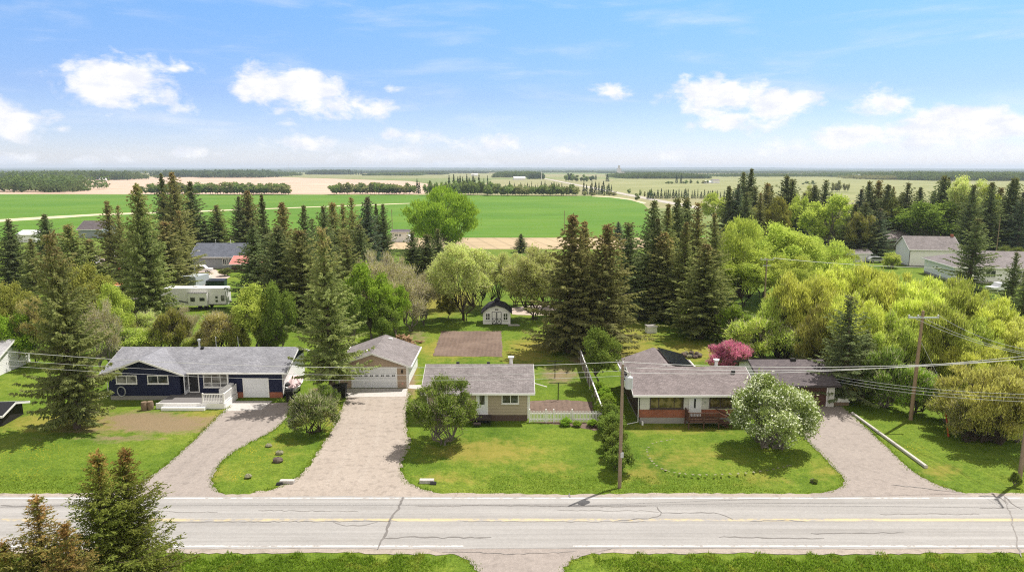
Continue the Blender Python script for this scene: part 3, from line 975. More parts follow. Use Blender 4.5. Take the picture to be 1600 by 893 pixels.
# deck
D = MB(); D.box(7.0, 13.75, -2.6, .74, .30, .56); dk = D.build('deck', DECKG, A)
b = MB(); b.box(6.85, 13.8, -2.72, -2.605, .0, .58); b.box(13.755, 13.86, -2.604, .6, 0, .58); b.box(6.88, 6.995, -2.604, -.1, 0, .5); b.build('skirt', WHITE, dk)
b = MB(); b.box(7.6, 12.0, -3.25, -2.725, .0, .3); b.build('step', WHITE, dk)
b = MB()
def balus(m, p, q, z0, z1, n, t=.022):
    for i in range(n + 1):
        x = p[0] + (q[0] - p[0]) * i / n; y = p[1] + (q[1] - p[1]) * i / n
        m.box(x - t, x + t, y - t, y + t, z0, z1)
def rails(m, p, q, zs, hh=.05, t=.035):
    for z in zs:
        dx, dy = q[0] - p[0], q[1] - p[1]
        if abs(dx) > abs(dy): m.box(min(p[0], q[0]), max(p[0], q[0]), p[1] - t, p[1] + t, z - hh, z + hh)
        else: m.box(p[0] - t, p[0] + t, min(p[1], q[1]), max(p[1], q[1]), z - hh, z + hh)
rails(b, (11.6, -2.55), (13.7, -2.55), (.68, 1.5)); balus(b, (11.65, -2.55), (13.6, -2.55), .73, 1.45, 12)
rails(b, (13.72, -2.5), (13.72, .5), (.68, 1.5)); balus(b, (13.72, -2.45), (13.72, .45), .73, 1.45, 17)
for x, y in ((11.6, -2.55), (13.72, -2.55), (13.72, .55)): b.box(x - .06, x + .06, y - .06, y + .06, .56, 1.62)
b.build('railing', WHITE, dk)
b = MB(); b.prism([(12.3, .57), (13.5, .57), (13.62, 1.75), (13.2, 1.8), (12.75, 1.45), (12.3, 1.3)], 'y', -.35, .35)
t = b.build('patio_seat', plain('white_cushion', (.7, .69, .68), .8), None, (ox, oy, 0))
tag(t, 'white covered patio seat on the deck of the navy house', 'patio seat')
downspout(A, [(.5, .1, 2.9), (.52, -.06, 2.6), (.52, -.06, .5), (-1.0, -.4, .14)])
# coiled hose on the wall
m = MB()
pts = [(1.95 + .42 * math.cos(a), -.10 - .002 * a, .98 + .52 * math.sin(a)) for a in np.linspace(0, 8 * math.pi, 60)]
m.tube(pts, .045, 5); o = m.build('garden_hose', plain('pale_hose', (.42, .43, .42), .6), None, (ox, oy, 0))
tag(o, 'pale coiled garden hose hanging on the navy gable wall', 'hose')

# --- beige double garage
ox = -19.2; oy = 73.0
B = thing('detached_garage', 'taupe detached double garage with white overhead door and grey brown roof', 'garage', (ox, oy, 0))
W = 7.6; Dp = 7.7
gable_body(0, W, 0, Dp, .0, 2.62, .36, 'y').build('wall', TAUPE, B)
b = MB(); b.box(W + .003, W + .05, .1, Dp, .25, 2.55); b.build('side_cladding', WHITEV, B)
for xa, xb in ((W - .12, W + .07), (-.05, .1)): MB().box(xa, xb, -.05, -.003, .05, 2.55).build('corner_board', WHITE, B)
r, zr = gable_roof(B, 0, W, 0, Dp, 2.62, .36, .45, .4, SH_TAUPE, 'y')
overhead_door(B, 1.5, 6.35, .04, 2.28, 0, 4, 8)
for x, y in ((2.9, 1.4), (4.6, 6.8)):
    b = MB(); z = 2.62 + .36 * min(x, W - x) + .16
    b.box(x - .22, x + .22, y - .18, y + .18, z - .08, z + .14); b.build('roof_vent', WHITE, B)
b = MB(); b.box(6.95, 7.1, -.18, -.003, 1.75, 2.0); b.lathe([(.05, 2.0), (.1, 2.05), (.03, 2.14)], 7.02, -.09, 6); b.build('wall_lamp', BLACK, B)
b = MB(); b.box(6.95, 7.12, -.05, -.003, .42, .6); b.build('utility_box', plain('pink_box', (.6, .3, .25)), B)
downspout(B, [(W + .12, -.1, 2.5), (W + .12, .05, 2.2), (W + .12, .05, .1)])

# --- beige bungalow in the middle
ox = -8.1; oy = 62.9
Cc = thing('beige_house', 'small beige bungalow with brown shingle roof and white front door', 'house', (ox, oy, 0))
W = 9.65; Dp = 7.9
gable_body(0, W, 0, Dp, .62, 2.98, .36).build('wall', BEIGE, Cc)
b = MB(); b.box(.05, W - .05, .05, Dp - .05, -.2, .618); b.build('foundation', DARKF, Cc)
r, zr = gable_roof(Cc, 0, W, 0, Dp, 2.98, .36, .45, .62, SH_TAUPE)
panel_door(Cc, 4.75, 5.7, .70, 2.75, 0, (.25, .75, .48, .93))
window(Cc, 7.1, 8.75, 1.75, 2.72, 0, (.52,))
window(Cc, 1.2, 3.4, 1.4, 2.72, 0, (.5,))
s = MB(); s.box(4.45, 6.1, -1.15, -.004, .5, .66); s.box(4.45, 5.15, -1.6, -1.153, .2, .34)
st = s.build('porch', plain('dark_weathered_boards', (.06, .045, .04), .8, .2, var=.3, scale=6), Cc)
b = MB()
for x in (4.5, 6.0): b.box(x - .05, x + .05, -1.1, -1.0, -.1, .5)
b.box(4.5, 6.0, -.5, -.45, -.1, .5); b.build('post', BLACK, st)
for xa, xb in ((-.06, .04), (W - .06, W + .05)): MB().box(xa, xb, -.06, -.003, .3, 2.9).build('corner_board', WHITE, Cc)
downspout(Cc, [(W + .1, -.3, 2.85), (W + .12, -.05, 2.55), (W + .12, -.05, .1)])
downspout(Cc, [(W + .25, 4.5, 2.7), (W + .9, 4.2, 2.4), (W + 2.0, 3.8, 2.2)])
vent(Cc, 8.0, 4.5, zr - .2, .75, .17, True, WHITE, 'chimney')
roof_vent(Cc, 5.7, 4.2, zr - .1); roof_vent(Cc, 2.6, 4.2, zr - .1)

# --- white and brick house on the right
ox = 12.2; oy = 62.3
Dh = thing('brick_house', 'white bungalow with red brick skirt, brown shingle roof and rear wing', 'house', (ox, oy, 0))
W = 10.4; Dp = 7.4
gable_body(0, W, 0, Dp, 1.38, 3.06, .36).build('wall', CREAM, Dh)
b = MB(); b.box(-.05, W + .05, -.05, Dp, .62, 1.376); b.build('brick_skirt', BRICK, Dh)
b = MB(); b.box(.03, W - .03, .0, Dp - .05, -.2, .617); b.build('foundation', CEMENT, Dh)
b = MB(); b.box(-.075, -.053, .1, 10.5, .4, 2.8); b.build('side_cladding', BROWNB, Dh)
r, zr = gable_roof(Dh, 0, W, 0, Dp, 3.06, .36, .55, .75, SH_BROWN)
# rear wing, ridge running back
x0, x1 = -.0, 7.2
m = gable_body(x0, x1, Dp + .003, 11.6, .2, 2.9, .36, 'y'); m.build('wall', CREAM, Dh)
rw, z2 = gable_roof(Dh, x0, x1, 5.6, 11.6, 2.9, .36, .45, .3, SH_BROWN, 'y', name='wing_roof')
SOLAR = plain('solar_glass', (.012, .013, .018), .12, .6)
# solar rack tilted on the east slope
b = MB()
def sp_(u, v, d):   # along the wing (u: y), down the east slope (v), lifted d
    return (3.75 + v * .94, u, z2 - .36 * (v + .15) * .94 + d)
for k in range(4):
    u0 = 5.7 + k * 1.5
    q = [sp_(u0, .25, .18), sp_(u0 + 1.46, .25, .18), sp_(u0 + 1.46, 3.2, .42), sp_(u0, 3.2, .42)]
    p = [(x, y, z + .05) for x, y, z in q]
    b._add(q + p, [(0, 1, 2, 3), (4, 5, 6, 7), (0, 1, 5, 4), (1, 2, 6, 5), (2, 3, 7, 6), (3, 0, 4, 7)])
sol = b.build('solar_panel', SOLAR, Dh)
for u in (5.9, 8.6, 11.4):
    for v in (.4, 3.0): MB().tube([sp_(u, v, -.05), sp_(u, v, .18 + .085 * v)], .03, 4).build('bracket', BLACK, sol)
window(Dh, .95, 4.15, 1.48, 2.80, 0, (.26, .72), WARMG, plain('brown_window_frame', (.07, .05, .045), .5))
window(Dh, 5.45 + 1.15, 5.45 + 3.3, 1.58, 2.80, 0, (.5,), WARMG, MATS['brown_window_frame'])
panel_door(Dh, 4.75, 5.75, .72, 2.82, -.05, (.38, .55, .4, .85))
s = MB(); s.box(4.3, 7.2, -1.5, -.054, .62, .74)
for k in range(3): s.box(7.203, 8.2 + k * .02, -1.45, -.4, .5 - k * .17, .56 - k * .17) if k == 0 else s.box(7.2 + .3 * k, 7.55 + .3 * k, -1.45, -.4, .5 - k * .17, .56 - k * .17)
pd = s.build('porch', PLANK, Dh)
b = MB()
for x, y in ((4.35, -1.45), (7.15, -1.45), (5.75, -1.45), (4.35, -.12)): b.box(x - .05, x + .05, y - .05, y + .05, .0, 1.62)
rails(b, (4.35, -1.45), (7.15, -1.45), (1.55, .95), .04); balus(b, (4.5, -1.45), (7.0, -1.45), .95, 1.55, 18)
rails(b, (4.35, -1.4), (4.35, -.12), (1.55, .95), .04); balus(b, (4.35, -1.3), (4.35, -.2), .95, 1.55, 8)
b.tube([(7.15, -1.45, 1.58), (8.4, -1.45, .95)], .05, 4); b.tube([(8.35, -1.45, .0), (8.35, -1.45, .98)], .04, 4)
b.tube([(7.15, -.4, 1.58), (8.4, -.4, .95)], .05, 4)
b.build('railing', PLANK, pd)
downspout(Dh, [(-.15, -.4, 2.85), (-.16, -.12, 2.5), (-.16, -.12, .2), (-1.3, -.5, .1)])
b = MB(); b.box(8.2, 8.9, -.075, -.053, .85, 1.02); b.build('vent_grille', WHITE, Dh)
b = MB(); b.box(.15, .3, -.5, -.2, .0, .35); b.build('meter_box', WHITE, Dh)
vent(Dh, 8.4, 4.3, zr - .15, .65, .16, True, WHITE, 'chimney'); roof_vent(Dh, 9.6, 2.6, zr - .3)
b = MB(); b.box(6.1, 6.3, -.06, -.052, 2.05, 2.2); b.build('house_lamp', STEEL, Dh)

# --- low brown garage at the right drive
ox = 25.9; oy = 67.0
E = thing('brown_garage', 'low garage with dark roof and brown doors behind white blossom tree', 'garage', (ox, oy, 0))
W = 7.0; Dp = 8.2
gable_body(0, W, 0, Dp, .0, 2.38, .32).build('wall', WHITEV, E)
gable_roof(E, 0, W, 0, Dp, 2.38, .32, .45, .5, SH_DARK, trim=plain('dark_trim', (.05, .04, .04)))
d = MB()
for k in range(5): d.box(.9, 6.25, -.05, -.004, .04 + k * .43, .45 + k * .43)
d.box(.9, 6.25, -.03, -.002, .04, 2.2)
d.build('garage_door', plain('brown_door_paint', (.085, .04, .03), .6), E)
b = MB(); b.box(6.45, 7.03, -.14, -.003, .02, 2.25); b.build('corner_pillar', CREAM, E)
b = MB(); b.box(4.0, 4.5, 3.7, 4.2, 3.5, 4.0); b.build('roof_vent', BLACK, E)

# --- barn-shaped garden shed
sx, sy = x_at(776, 490, 104.3), 104.3
Sh = thing('garden_shed', 'white garden shed with dark gambrel roof and crossed double doors', 'shed', (sx, sy, 0))
b = MB(); b.prism([(-2.15, .1), (2.15, .1), (2.15, 1.95), (1.25, 2.65), (0, 3.05), (-1.25, 2.65), (-2.15, 1.95)], 'y', 0, 3.2); b.build('wall', WHITEV, Sh)
SHD = shingle_mat('charcoal_shingles', (.03, .028, .04), (.05, .047, .06))
b = MB(); o_ = [(-2.4, 1.75), (-1.36, 2.7), (0, 3.12), (1.36, 2.7), (2.4, 1.75)]
b.prism(o_ + [(x, z + .22) for x, z in o_[::-1]], 'y', -.35, 3.5); rf = b.build('roof', SHD, Sh)
b = MB(); b.box(-.33, .33, 1.2, 1.9, 3.1, 3.62); b.prism([(-.45, 3.62), (.45, 3.62), (0, 3.98)], 'y', 1.08, 2.02); b.build('cupola', SHD, rf)
for sgn in (-1, 1):
    f = MB(); xa, xb = (.03, .74) if sgn > 0 else (-.74, -.03)
    f.ring(xa, xb, .15, 2.05, .06, -.07, -.004); f.box(xa + .061, xb - .061, -.065, -.004, .98, 1.06)
    d = MB(); d.box(xa + .02, xb - .02, -.04, -.003, .17, 2.03); dd = d.build('door', WHITEV, Sh)
    f.tube([(xa + .04, -.055, .2), (xb - .04, -.055, .98)], .035, 4); f.tube([(xb - .04, -.06, .2), (xa + .04, -.06, .98)], .035, 4)
    f.build('brace', BLACK, dd)
    window(Sh, sgn * 1.38 - .36, sgn * 1.38 + .36, .72, 1.85, 0, (.5,), GLASS, WHITE, .07, .5)
b = MB(); b.box(-.25, .25, -.03, -.003, 2.35, 2.52); b.build('gable_vent', BLACK, Sh)

# --- houses and outbuildings farther off
def simple_house(name, label, cat, loc, rz, W, Dp, ze, slope, wall, roof, axis='x', over=.5, wins=(), trim=WHITE, base=None):
    h = thing(name, label, cat, loc, rz)
    gable_body(0, W, 0, Dp, .3 if base else 0, ze, slope, axis).build('wall', wall, h)
    if base: MB().box(.04, W - .04, .04, Dp - .04, -.3, .298).build('foundation', base, h)
    r, z = gable_roof(h, 0, W, 0, Dp, ze, slope, over, .4, roof, axis, trim=trim)
    for x0, x1, z0, z1 in wins: window(h, x0, x1, z0, z1, 0, (.5,), GLASS)
    return h, z
Y = 165; X = x_at(300, 418, Y)
H, z = simple_house('grey_house', 'grey house with slate blue roof among the spruces behind the trailer', 'house', (X, Y, 0), 0, 12.5, 9, 3.1, .58, GREYS, SH_BLUE, wins=((7.6, 8.5, 1.0, 2.5), (8.65, 9.5, 1.0, 2.5)), base=CEMENT)
vent(H, 4.4, 4.2, z - .3, 1.0, .06); vent(H, 8, 4.4, z - .3, 1.2, .06, False, WHITE); roof_vent(H, 6.5, 2.5, z - 1.5)
Y = 169; X = x_at(1412, 414, Y)
H, z = simple_house('white_house', 'tall plain white house with taupe roof at the right edge of village', 'house', (X + 1.2, Y, 0), R(-8), 11.5, 8.5, 4.5, .62, WHITEV, SH_TAUPE, base=CEMENT)
MB().box(11.0, 11.6, 4.0, 4.6, z - .6, z + .5).build('chimney', BRICK, H)
MB().box(-.03, .1, -.05, -.003, .3, 4.3).build('corner_board', SH_DARK, H)
Y = 144; X = x_at(1490, 442, Y)
H = thing('white_house', 'wide low white house with pale hipped roof behind dark spruce', 'house', (X, Y, 0), R(-9))
MB().box(0, 27, 0, 15, .5, 3.6).build('wall', WHITEV, H); MB().box(.05, 26.9, .05, 14.9, -.3, .497).build('foundation', CEMENT, H)
b = MB(); vs = [(-.6, -.6, 3.5), (27.6, -.6, 3.5), (27.6, 15.6, 3.5), (-.6, 15.6, 3.5), (6.5, 7.5, 6.2), (20.5, 7.5, 6.2)]
b._add(vs, [(0, 1, 5, 4), (1, 2, 5), (2, 3, 4, 5), (3, 0, 4), (3, 2, 1, 0)]); rf = b.build('roof', SH_TAUPE, H)
b = MB(); b.box(-.68, 27.68, -.68, -.6, 3.3, 3.52); b.box(-.68, -.6, -.59, 15.6, 3.3, 3.52); b.build('fascia', WHITE, rf)
b = MB(); b.box(-.06, -.003, 8.0, 8.7, 2.0, 2.4); b.build('side_window', GLASS, H)
for xa in (6, 12, 19): window(H, xa, xa + 2, 1.4, 2.9, 0, (.5,))
Y = 177; X = x_at(1334, 410, Y)
simple_house('white_shed', 'little white shed with grey roof behind the lime willows', 'shed', (X, Y, 0), R(8), 4.6, 3.6, 2.3, .4, WHITEV, SH_TAUPE, 'x', .3)
Y = 205; X = x_at(1388, 398, Y)
simple_house('brown_house', 'dark brown house with tan roof half hidden left of white house', 'house', (X, Y, 0), R(20), 9, 8, 3.0, .5, BROWNB, SH_BROWN)
Y = 227; X = x_at(612, 377, Y)
H, z = simple_house('white_cabin', 'small white cabin with flat dark roof below the big lime willow', 'cabin', (X, Y, 0), 0, 5.6, 8, 3.3, .12, WHITEV, SH_DARK, wins=((1.2, 2.2, 1.9, 2.7), (2.5, 3.3, 1.9, 2.7)))
Y = 300; X = x_at(126, 362, 240)
simple_house('grey_house', 'house with dark grey roof behind the left spruces at field edge', 'house', (x_at(122, 362, 240), 240, 0), 0, 8.5, 9, 3.2, .55, GREYS, SH_DARK)
simple_house('white_house', 'white roofed house at the far left below the field track', 'house', (x_at(28, 378, 226), 226, 0), 0, 6.0, 7, 2.6, .3, WHITEV, plain('white_metal_roof', (.78, .78, .78), .4))
simple_house('red_roofed_shed', 'long shed with pale red metal roof right of the grey house', 'shed', (x_at(362, 420, 160), 160, 0), R(3), 10.5, 6, 2.0, .45, BROWNB, plain('pale_red_roof', (.50, .20, .17), .5, var=.25, scale=1))
simple_house('red_roofed_shed', 'low shed with bright red roof among left spruces', 'shed', (x_at(174, 440, 143), 143, 0), R(-4), 6.0, 5, 2.0, .35, BROWNB, plain('red_roof', (.5, .06, .06), .5))
simple_house('orange_roofed_shed', 'little shed with orange rusty roof left of the trailer', 'shed', (x_at(180, 456, 131), 131, 0), R(4), 3.6, 3, 1.8, .4, BROWNB, plain('rusty_roof', (.5, .22, .09), .7, var=.3))
simple_house('white_house', 'white walled house partly hidden at the far left behind tall spruce', 'house', (x_at(-106, 590, 76), 77, 0), R(4), 6.6, 6, 2.2, .45, WHITEV, shingle_mat('pale_shingles', (.34, .33, .34), (.42, .41, .42)))
simple_house('dark_shed', 'dark low shed cut off at the left edge of lawn', 'shed', (x_at(-74, 668, 61), 61.2, 0), R(5), 4.3, 3.2, 1.2, .3, plain('tarred_boards', (.02, .018, .018)), plain('black_roof', (.012, .012, .014), .6))
simple_house('wooden_hut', 'weathered brown wooden hut left of the white trailer', 'hut', (x_at(203, 497, 110), 110.5, 0), 0, 3.6, 3, 2.2, .3, BROWNB, SH_DARK)

# ------------------------------------------------------------------ poles and wires
POLE = plain('weathered_pole', (.27, .20, .145), .85, .2, var=.3, scale=4)
PINE = plain('tan_pole', (.29, .205, .13), .85, .2, var=.25, scale=4)
PORC = plain('porcelain', (.62, .60, .58), .3, .5)
TRAFO = plain('transformer_grey', (.50, .52, .54), .4, .5)

def pole(name, label, x, y, h, r=.15, mat=POLE, lean=0.0):
    t = thing(name, label, 'utility pole', (x, y, 0), group='wooden utility poles')
    MB().tube([(0, 0, -.5), (lean * .5, 0, h * .5), (lean, 0, h)], [r, r * .85, r * .65], 10).build('shaft', mat, t)
    return t
def crossarm(t, z, half, ang=0.0, dz=0.12, xo=0.0, n=(-.95, -.35, .95), mat=None, lean=0):
    ca, sa = math.cos(ang), math.sin(ang)
    m = MB(); hw = .06
    m._add([(xo + ca * s * half - sa * e, sa * s * half + ca * e - .16, z + q) for q in (-dz / 2, dz / 2) for e in (-hw, hw) for s in (-1, 1)],
           [(0, 2, 3, 1), (4, 5, 7, 6), (0, 1, 5, 4), (2, 6, 7, 3), (0, 4, 6, 2), (1, 3, 7, 5)])
    a = m.build('crossarm', mat or STEEL, t)
    pts = []
    for s in n:
        px_, py_ = xo + ca * s * half, sa * s * half - .16
        MB().lathe([(.035, z + dz / 2 - .01), (.08, z + dz / 2 + .08), (.04, z + dz / 2 + .12), (.085, z + dz / 2 + .18), (.03, z + dz / 2 + .24)], px_, py_, 8).build('insulator', PORC, a)
        pts.append(Vector(t.location) + Vector((px_, py_, z + dz / 2 + .2)))
    return pts
p1x, p1y = at(968, 757)
P1 = pole('utility_pole', 'grey wooden utility pole with a can transformer, rising beside the hedge at the road', p1x, p1y, 9.6)
m = MB(); m.lathe([(.0, 7.75), (.27, 7.76), (.29, 7.8), (.29, 8.6), (.26, 8.66), (.1, 8.75), (0, 8.76)], .48, -.06, 14)
tr = m.build('transformer', TRAFO, P1)
MB().box(.1, .25, -.12, 0, 7.9, 8.4).build('bracket', STEEL, tr)
for dx in (.36, .56): MB().lathe([(.03, 8.7), (.06, 8.8), (.03, 8.9), (.05, 9.0), (.02, 9.05)], dx, -.06, 7).build('bushing', PORC, tr)
MB().lathe([(.03, 9.55), (.08, 9.66), (.04, 9.72), (.08, 9.8), (.03, 9.88)], 0, 0, 8).build('insulator', PORC, P1)
MB().tube([(.1, -.1, 9.2), (.42, -.1, 9.0), (.42, -.1, 8.7)], .05, 5).build('fuse_cutout', PORC, P1)
MB().box(-.02, .22, -.2, -.1, 2.3, 2.7).build('sign_plate', STEEL, P1)
p2x, p2y = at(1421, 655)
P2 = pole('utility_pole', 'tan wooden utility pole with steel crossarm in front of the yellow willows', p2x + .1, p2y, 10.8, .19, PINE, .15)
A2 = crossarm(P2, 10.15, 1.45, 0, xo=.14)
p3x, p3y = at(1593, 747)
P3 = pole('utility_pole', 'pale grey utility pole cut by the right edge of view', p3x, p3y, 10.2, .17)
A3 = crossarm(P3, 9.9, 1.2, R(70))
p4x, p4y = at(1193, 490)
P4 = pole('utility_pole', 'thin pale utility pole with double crossarm among the lime willows', p4x, p4y, 9.4, .15)
A4 = crossarm(P4, 9.2, 1.1, 0); crossarm(P4, 8.2, .7, 0, n=())
P0 = pole('utility_pole', 'wooden utility pole beyond the left edge of view', -46.5, p1y, 11.6, .17)
Y = 190
P5 = pole('utility_pole', 'slim light pole standing behind the wide low white house', x_at(1557, 390, Y), Y, z_at(340, Y), .13)
Y = 140
lp = thing('lamp_post', 'thin grey yard lamp post above the white trailer', 'lamp post', (x_at(306, 445, Y), Y, 0))
MB().tube([(0, 0, 0), (0, 0, 7.0)], [.08, .06], 8).build('shaft', STEEL, lp)
MB().tube([(0, 0, 6.95), (.5, 0, 7.3), (1.1, 0, 7.4)], .04, 5).build('arm', STEEL, lp)
MB().box(.9, 1.4, -.12, .12, 7.34, 7.46).build('lamp_head', WHITE, lp)
for px_, pt, pb, Y, lb in ((882, 329, 0, 250, 'thin dark pole at the near edge of the crop field, right of centre'), (612, 327, 0, 235, 'thin dark pole beside the small white cabin')):
    X = x_at(px_, pt, Y)
    t = thing('field_pole', lb, 'pole', (X, Y, 0)); MB().tube([(0, 0, 0), (0, 0, z_at(pt, Y))], .11, 6).build('shaft', POLE, t)

WIRE = plain('aluminium_wire', (.50, .50, .50), .45, .5, .2)
WIREB = plain('black_cable', (.03, .03, .03), .6)
def wire(a, b, sag, label, r=.0105, mat=WIRE, grp='overhead power lines along the road'):
    a, b = Vector(a), Vector(b)
    pts = [a.lerp(b, t) - Vector((0, 0, sag * 4 * t * (1 - t))) for t in np.linspace(0, 1, 17)]
    o = MB().tube(pts, r, 4).build('power_line', mat)
    tag(o, label, 'power line', grp)
t1 = Vector((p1x, p1y, 9.82)); t0 = Vector((-46.5, p1y, 11.5))
wire(t0, t1, 1.15, 'topmost overhead wire from the transformer pole to the left edge', .018)
wire(t0 - Vector((0, 0, .75)), Vector((p1x, p1y - .12, 9.15)), 1.0, 'middle overhead wire from the transformer pole to the left edge')
wire(t0 - Vector((0, 0, 1.2)), Vector((p1x, p1y - .12, 8.75)), 1.0, 'lowest overhead wire from the transformer pole to the left edge')
for i, (q, l) in enumerate(zip(A3, ('rear', 'middle', 'front'))):
    wire(Vector((p1x, p1y - .12 * i, 9.8 - .38 * i)), q + Vector((0, 0, -.2 * i)), .55, {'rear': 'topmost', 'middle': 'second', 'front': 'third'}[l] + ' wire from the transformer pole to the right edge pole', .02)
gx_, gy_ = 32.9, 66.8
for k in range(3):
    wire((gx_, gy_, 3.3 - .28 * k), (p3x, p3y, 6.9 - .3 * k), .35, ('upper', 'middle', 'lower')[k] + ' service cable from brown garage to the right edge pole', .016, grp='service cables at the right')
for k, q in enumerate(A2):
    wire(q, A3[k], .5, ('left', 'middle', 'right')[k] + ' wire from the tan pole crossarm down to right edge pole', .014, grp='wires between the right poles')
wire(A4[2], A4[2] + Vector((26, -3, -1.2)), .3, 'pale wire leaving the thin pole among lime willows', .03)
o = MB().tube([(p2x + .2, p2y, 8.0), (p2x + 4.2, p2y - 1.5, .05)], .014, 4).build('guy_wire', WIRE); tag(o, 'slanting guy wire bracing the tan utility pole', 'guy wire')
o = MB().tube([at(1482, 682) + (.02,), tuple(np.array(at(1474, 668) + (1.9,)))], .075, 6).build('guy_marker', plain('orange_red', (.42, .07, .02), .5)); tag(o, 'orange red guard post leaning on the lawn near the tan pole', 'post')

# ------------------------------------------------------------------ fences
fy = 62.55
fx0, fx1 = 1.75, 8.55
Fp = thing('picket_fence', 'white picket fence between the beige house and the hedge', 'fence', (0, fy, 0))
b = MB()
gate = (at(853, 659)[0], at(865, 659)[0])
def pickets(m, xa, xb):
    x = xa
    while x <= xb:
        m.box(x - .035, x + .035, -.02, .02, .1, 1.12); m.prism([(x - .035, 1.12), (x + .035, 1.12), (x, 1.17)], 'y', -.02, .02); x += .14
for xa, xb in ((fx0, gate[0] - .06), (gate[1] + .06, fx1)):
    pickets(b, xa, xb); b.box(xa, xb, .022, .07, .25, .36); b.box(xa, xb, .022, .07, .82, .93)
b.build('picket_panel', WHITE, Fp)
for x in (fx0 - .05, gate[0], gate[1], (gate[1] + fx1) / 2 - .5, fx1): MB().box(x - .06, x + .06, -.03, .09, 0, 1.3).build('post', WHITE, Fp)
b = MB(); pickets(b, gate[0] + .14, gate[1] - .1); b.box(gate[0] + .065, gate[1] - .065, .022, .07, .25, .36); b.box(gate[0] + .065, gate[1] - .065, .022, .07, .82, .93); b.build('gate', WHITE, Fp)
GREYB = plain('grey_fence_boards', (.19, .15, .125), .85, .2, var=.25, scale=5)
Fs = thing('board_fence', 'grey brown board fence with white capping running back beside the hedge', 'fence', (8.62, 62.7, 0))
yy = 0
for k in range(9):
    b = MB(); y0_ = k * 2.45
    for i in range(16): b.box(-.02, .02, y0_ + .06 + i * .146, y0_ + .2 + i * .146, .08, 1.5)
    b.box(.022, .06, y0_ + .06, y0_ + 2.38, .3, .4); b.box(.022, .06, y0_ + .06, y0_ + 2.38, 1.1, 1.2)
    b.build('panel', GREYB, Fs)
    MB().box(-.05, .07, y0_ + .055, y0_ + 2.395, 1.503, 1.56).build('cap_rail', WHITE, Fs)
for k in range(10): MB().box(-.06, .06, k * 2.45 - .052, k * 2.45 + .052, -.1, 1.66).build('post', WHITE, Fs)
b = None
ya = at(840, 488)[1]
Ff = thing('rail_fence', 'dark rail fence before the pale gravel yard behind the shed', 'fence', (0, ya + 4, 0))
xa, xb = x_at(802, 488, ya + 4), x_at(893, 488, ya + 4)
for i in range(6): MB().box(xa + (xb - xa) * i / 5 - .06, xa + (xb - xa) * i / 5 + .06, -.06, .06, 0, 1.25).build('post', BROWNB, Ff)
for z in (.55, 1.1): MB().box(xa, xb, -.09, -.062, z - .07, z + .07).build('rail', BROWNB, Ff)
# low boundary wall at the right edge
xw, yw = at(1535, 660)
Wl = tag(MB().prism([(0, 0), (7, -6.5), (7.35, -6.2), (.35, .35)], 'z', 0, .55).build('boundary_wall', CEMENT, None, (xw, yw, 0)), 'low grey wall in shade under the willow at right edge', 'wall')

# ------------------------------------------------------------------ things in the gardens
def wheelie(name, label, x, y, rz=0, s=1.0):
    t = thing(name, label, 'bin', (x, y, 0), rz, 'black wheeled rubbish bins')
    b = MB(); b._add([(-.24, -.27, .08), (.24, -.27, .08), (.24, .2, .08), (-.24, .2, .08), (-.31, -.36, 1.0), (.31, -.36, 1.0), (.31, .34, 1.0), (-.31, .34, 1.0)],
                     [(3, 2, 1, 0), (4, 5, 6, 7), (0, 1, 5, 4), (1, 2, 6, 5), (2, 3, 7, 6), (3, 0, 4, 7)]); b.build('body', BLACK, t)
    MB().prism([(-.40, 1.003), (.40, 1.003), (.36, 1.07), (-.1, 1.11), (-.38, 1.06)], 'x', -.34, .34).build('lid', BLACK, t)
    for q in (-.27, .27): MB().tube([(q - .03, .26, .1), (q + .03, .26, .1)], .11, 10).build('wheel', BLACK, t)
    MB().box(-.26, .26, .36, .40, .93, .98).build('handle', BLACK, t)
    t.scale = (s, s, s)
x, y = at(453, 627); wheelie('wheeled_bin', 'black wheeled bin nearest the drive beside the navy house', x, y, R(15), 1.25)
x, y = at(452, 616); wheelie('wheeled_bin', 'black wheeled bin behind another one beside the navy house wall', x, y, R(-10), 1.2)
x, y = at(528, 621); wheelie('wheeled_bin', 'black wheeled bin left of the two by taupe garage', x, y, R(5), 1.35)
x, y = at(536, 620); wheelie('wheeled_bin', 'black wheeled bin right of the two by taupe garage', x, y, 0, 1.35)
x, y = at(447, 623)
t = thing('covered_boat', 'small white covered boat with faded red stripe beside the navy house', 'boat', (x + .2, y + 2.2, 0), R(12))
def hull(sec):
    b = MB(); n = len(sec[0][1])
    vs = [(px_, yy_, zz) for yy_, pr in sec for px_, zz in pr]
    fs = [(i * n + k, i * n + (k + 1) % n, (i + 1) * n + (k + 1) % n, (i + 1) * n + k) for i in range(len(sec) - 1) for k in range(n)]
    fs += [tuple(range(n))[::-1], tuple((len(sec) - 1) * n + k for k in range(n))]
    b._add(vs, fs); return b
hull([(-2.2, [(-.1, .75), (.1, .75), (.1, 1.0), (-.1, 1.0)]), (-1.2, [(-.4, .45), (.4, .45), (.75, 1.05), (-.75, 1.05)]), (.4, [(-.6, .4), (.6, .4), (.9, 1.05), (-.9, 1.05)]), (2.0, [(-.65, .42), (.65, .42), (.88, 1.05), (-.88, 1.05)])]).build('hull', WHITE, t)
hull([(-2.1, [(-.12, 1.003), (.12, 1.003), (.02, 1.05), (-.02, 1.05)]), (-.6, [(-.8, 1.053), (.8, 1.053), (.1, 1.6), (-.1, 1.6)]), (1.9, [(-.85, 1.053), (.85, 1.053), (.1, 1.45), (-.1, 1.45)])]).build('cover', plain('faded_red_cover', (.58, .42, .42), .8, var=.3), t)
for q in (-.5, .5): MB().tube([(q - .08, .6, .26), (q + .08, .6, .26)], .26, 10).build('wheel', BLACK, t)
BARK = plain('cut_log', (.22, .16, .11), .9, .1, var=.35, scale=5)
